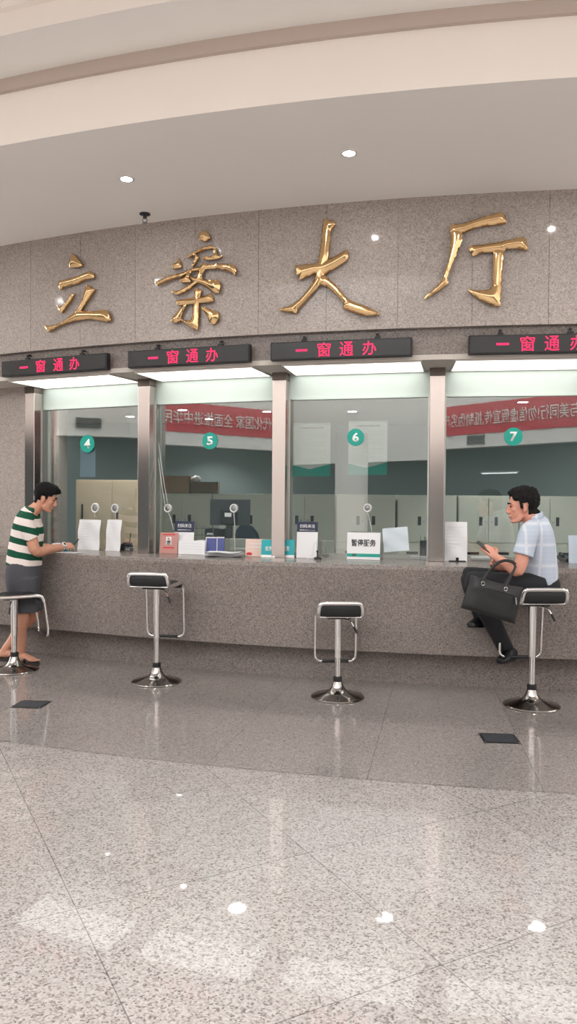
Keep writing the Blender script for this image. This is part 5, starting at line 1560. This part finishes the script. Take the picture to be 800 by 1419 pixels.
worn2(remesh('shirt', bm, 0.007, [M['plaid']], sit, 3))
bm = bmesh.new()
cN = neckb
tube(bm, [cN + Vector((-0.070, 0, -0.030)), cN + Vector((-0.03, 0.066, 0.0)), cN + Vector((0.035, 0.055, 0.026)), cN + Vector((0.062, 0, 0.036)), cN + Vector((0.035, -0.055, 0.026)), cN + Vector((-0.03, -0.066, 0.0))], [(0.008, 0.022)] * 6, ref=(-0.25, 0, 1), seg=8, closed=True)
worn2(mesh_obj('collar', bm, M['plaid'], sit, smooth=True, auto=60))
bm = bmesh.new()
tube(bm, [Q(749, 800, 5.50), Q(751, 811, 5.50), Q(752, 821, 5.5)], [(0.165, 0.112), (0.180, 0.125), (0.165, 0.11)], ref=(-1, 0, 0), seg=22)
for hp, kn, an in ((hipL, knL, anL), (hipR, knR, anR)):
    tube(bm, [hp + Vector((0.05, 0, 0.005)), hp, (hp + kn) / 2, kn, kn + (kn - hp).normalized() * 0.05], [0.096, 0.098, 0.085, 0.074, 0.052], seg=18)
    tube(bm, [kn, kn * 0.7 + an * 0.3, kn * 0.35 + an * 0.65, an * 0.98 + kn * 0.02], [0.069, 0.074, 0.066, 0.060], seg=18)
worn2(remesh('trousers', bm, 0.007, [M['trouser']], sit, 3))
for hl_, to_ in ((heelL, toeL), (heelR, toeR)):
    bm = bmesh.new(); clad_foot(bm, hl_, to_, 1.18)
    d = to_ - hl_
    tube(bm, [hl_ + Vector((0, 0, -0.006)), hl_ + d * 0.5 + Vector((0, 0, -0.010)), to_ + Vector((0, 0, -0.004))], [(0.036, 0.010), (0.048, 0.010), (0.030, 0.008)], ref=(0, 0, 1), seg=12)
    worn2(remesh('shoe', bm, 0.006, [M['shoe']], sit, 1))
# phone in his left hand
pc = (Vector(tipsL[1]) + Vector(tipsL[0])) / 2
ph0 = Q(667, 754.5, 5.42); ph1 = Q(678, 763.5, 5.40)
ax = (ph0 - ph1).normalized(); nn_ = Vector((0.55, -0.35, 0.75)); nn_ = (nn_ - ax * nn_.dot(ax)).normalized(); sd_ = ax.cross(nn_)
R3 = Matrix((sd_, nn_, ax)).transposed().to_4x4()
o = thing('smartphone', 'dark smartphone held up by the seated person', 'phone', (0, 0, 0)); o.matrix_world = T(*((ph0 + ph1) / 2)) @ R3
bm = bmesh.new(); box(bm, -0.036, 0.036, -0.004, 0.004, -0.072, 0.072, bev=0.0035); mesh_obj('case', bm, M['darkgrey'], o, smooth=True, auto=40)
bm = bmesh.new(); box(bm, -0.033, 0.033, 0.0038, 0.0046, -0.068, 0.068); mesh_obj('screen', bm, M['blackgloss'], o)
# briefcase bag on his lap
YB = 5.25
TL, TR, BR, BL = S(654, 797, YB + 0.02), S(725, 814, YB - 0.02), S(713, 864, YB - 0.02), S(639, 842, YB + 0.02)
o = thing('briefcase', 'soft black leather briefcase hanging from the arm of the seated person', 'bag', (TL + BR) / 2)
ctr = (TL + BR) / 2
nrmB = (TR - TL).cross(BL - TL).normalized()
if nrmB.y > 0: nrmB = -nrmB
bm = bmesh.new()
NU, NV = 16, 12
def quad(u, v): return (TL.lerp(TR, u)).lerp(BL.lerp(BR, u), v)
gf, gb = [], []
for j in range(NV + 1):
    a, b = [], []
    for i in range(NU + 1):
        u, v = i / NU, j / NV
        eu = min(1.0, min(u, 1 - u) * 7); ev = min(1.0, min(v * 4, (1 - v) * 9))
        th = 0.012 + 0.040 * math.sqrt(max(0, eu)) * (0.35 + 0.65 * math.sqrt(max(0, ev)))
        sag = -0.010 * math.sin(PI * u) * (1 - v)
        p = quad(u, v) + Vector((0, 0, sag)) - ctr
        wr = 0.004 * noise.noise(Vector((u * 5, v * 4, 0.3)))
        a.append(bm.verts.new(p + nrmB * (th + wr))); b.append(bm.verts.new(p - nrmB * th))
    gf.append(a); gb.append(b)
for j in range(NV):
    for i in range(NU):
        bm.faces.new((gf[j][i], gf[j][i + 1], gf[j + 1][i + 1], gf[j + 1][i])); bm.faces.new((gb[j][i], gb[j + 1][i], gb[j + 1][i + 1], gb[j][i + 1]))
for i in range(NU):
    bm.faces.new((gf[0][i], gb[0][i], gb[0][i + 1], gf[0][i + 1])); bm.faces.new((gf[NV][i], gf[NV][i + 1], gb[NV][i + 1], gb[NV][i]))
for j in range(NV):
    bm.faces.new((gf[j][0], gf[j + 1][0], gb[j + 1][0], gb[j][0])); bm.faces.new((gf[j][NU], gb[j][NU], gb[j + 1][NU], gf[j + 1][NU]))
mesh_obj('body', bm, M['bag'], o, smooth=True, auto=50)
# zip line and flap seam, handles, rings, pull
bm = bmesh.new(); tube(bm, [quad(0.24, 0.27) - ctr + nrmB * 0.054, quad(0.55, 0.245) - ctr + nrmB * 0.057, quad(0.9, 0.28) - ctr + nrmB * 0.054], 0.0028, seg=6); mesh_obj('zip', bm, M['black'], o)
bm = bmesh.new(); p = quad(0.88, 0.30) - ctr + nrmB * 0.058; tube(bm, [p, p + Vector((0.004, 0, -0.03)), p + Vector((0.006, 0, -0.05))], [0.003, 0.006, 0.005], seg=8); mesh_obj('zip_pull', bm, M['metal_grey'], o, smooth=True)
for sgn, up_ in ((1, 0), (-1, 0)):
    nb_ = nrmB * (0.045 * sgn)
    h0 = quad(0.22, 0.10) - ctr + nb_; h1 = quad(0.66, 0.10) - ctr + nb_
    apex = [S(681, 788, YB + (0.0 if sgn > 0 else 0.08)) - ctr, S(692, 779, YB + (0.02 if sgn > 0 else 0.09)) - ctr, S(704, 777, YB + (0.03 if sgn > 0 else 0.09)) - ctr, S(714, 785, YB + (0.01 if sgn > 0 else 0.08)) - ctr]
    if sgn < 0: apex = [a + Vector((0.004, 0, 0.0)) for a in apex]
    bm = bmesh.new(); tube(bm, [h0 + Vector((0, 0, -0.02)), h0] + apex + [h1, h1 + Vector((0, 0, -0.02))], [(0.006, 0.010)] * 8, ref=(0, 0, 1), seg=8)
    hd = mesh_obj('handle', bm, M['bag'], o, smooth=True, auto=60)
    if sgn > 0:
        for hh_ in (h0, h1):
            bm = bmesh.new(); c_ = hh_ + nrmB * 0.008 + Vector((0, 0, -0.012))
            tube(bm, [c_ + Vector((0.011 * math.cos(2 * PI * i / 12), 0, 0.014 * math.sin(2 * PI * i / 12))) for i in range(12)], 0.0025, seg=6, closed=True)
            mesh_obj('ring', bm, M['chrome'], hd, smooth=True)
# ================================================================ LIGHT
world = bpy.data.worlds.new('World'); SC.world = world; world.use_nodes = True
nt = world.node_tree; nt.nodes.clear()
wo = nt.nodes.new('ShaderNodeOutputWorld'); bg = nt.nodes.new('ShaderNodeBackground')
bg.inputs[0].default_value = (0.99, 0.99, 1.0, 1); bg.inputs[1].default_value = 3.0
nt.links.new(bg.outputs[0], wo.inputs[0])

# ================================================================ CAMERA
cam = bpy.data.cameras.new('Camera'); cam.sensor_fit = 'VERTICAL'; cam.sensor_height = 36.0
cam.lens = 36.0 * F / 1419.0; cam.clip_start = 0.05; cam.clip_end = 200
co = bpy.data.objects.new('Camera', cam); COL.objects.link(co)
fw = ray(400, 709.5).normalized(); rt = (ray(500, 709.5) - ray(400, 709.5)).normalized(); up = rt.cross(fw).normalized()
co.matrix_world = Matrix(((rt.x, up.x, -fw.x, 0), (rt.y, up.y, -fw.y, 0), (rt.z, up.z, -fw.z, HC), (0, 0, 0, 1)))
SC.camera = co
SC.view_settings.view_transform = 'Standard'; SC.view_settings.look = 'None'
SC.view_settings.gamma = 1.0; SC.view_settings.use_curve_mapping = False
SC.view_settings.exposure = 0.45
cy = SC.cycles
cy.max_bounces = 10; cy.diffuse_bounces = 5; cy.glossy_bounces = 6; cy.transparent_max_bounces = 24; cy.transmission_bounces = 4
cy.sample_clamp_indirect = 0.0; cy.caustics_reflective = False; cy.caustics_refractive = False
cy.use_denoising = True
cy.blur_glossy = 0.0
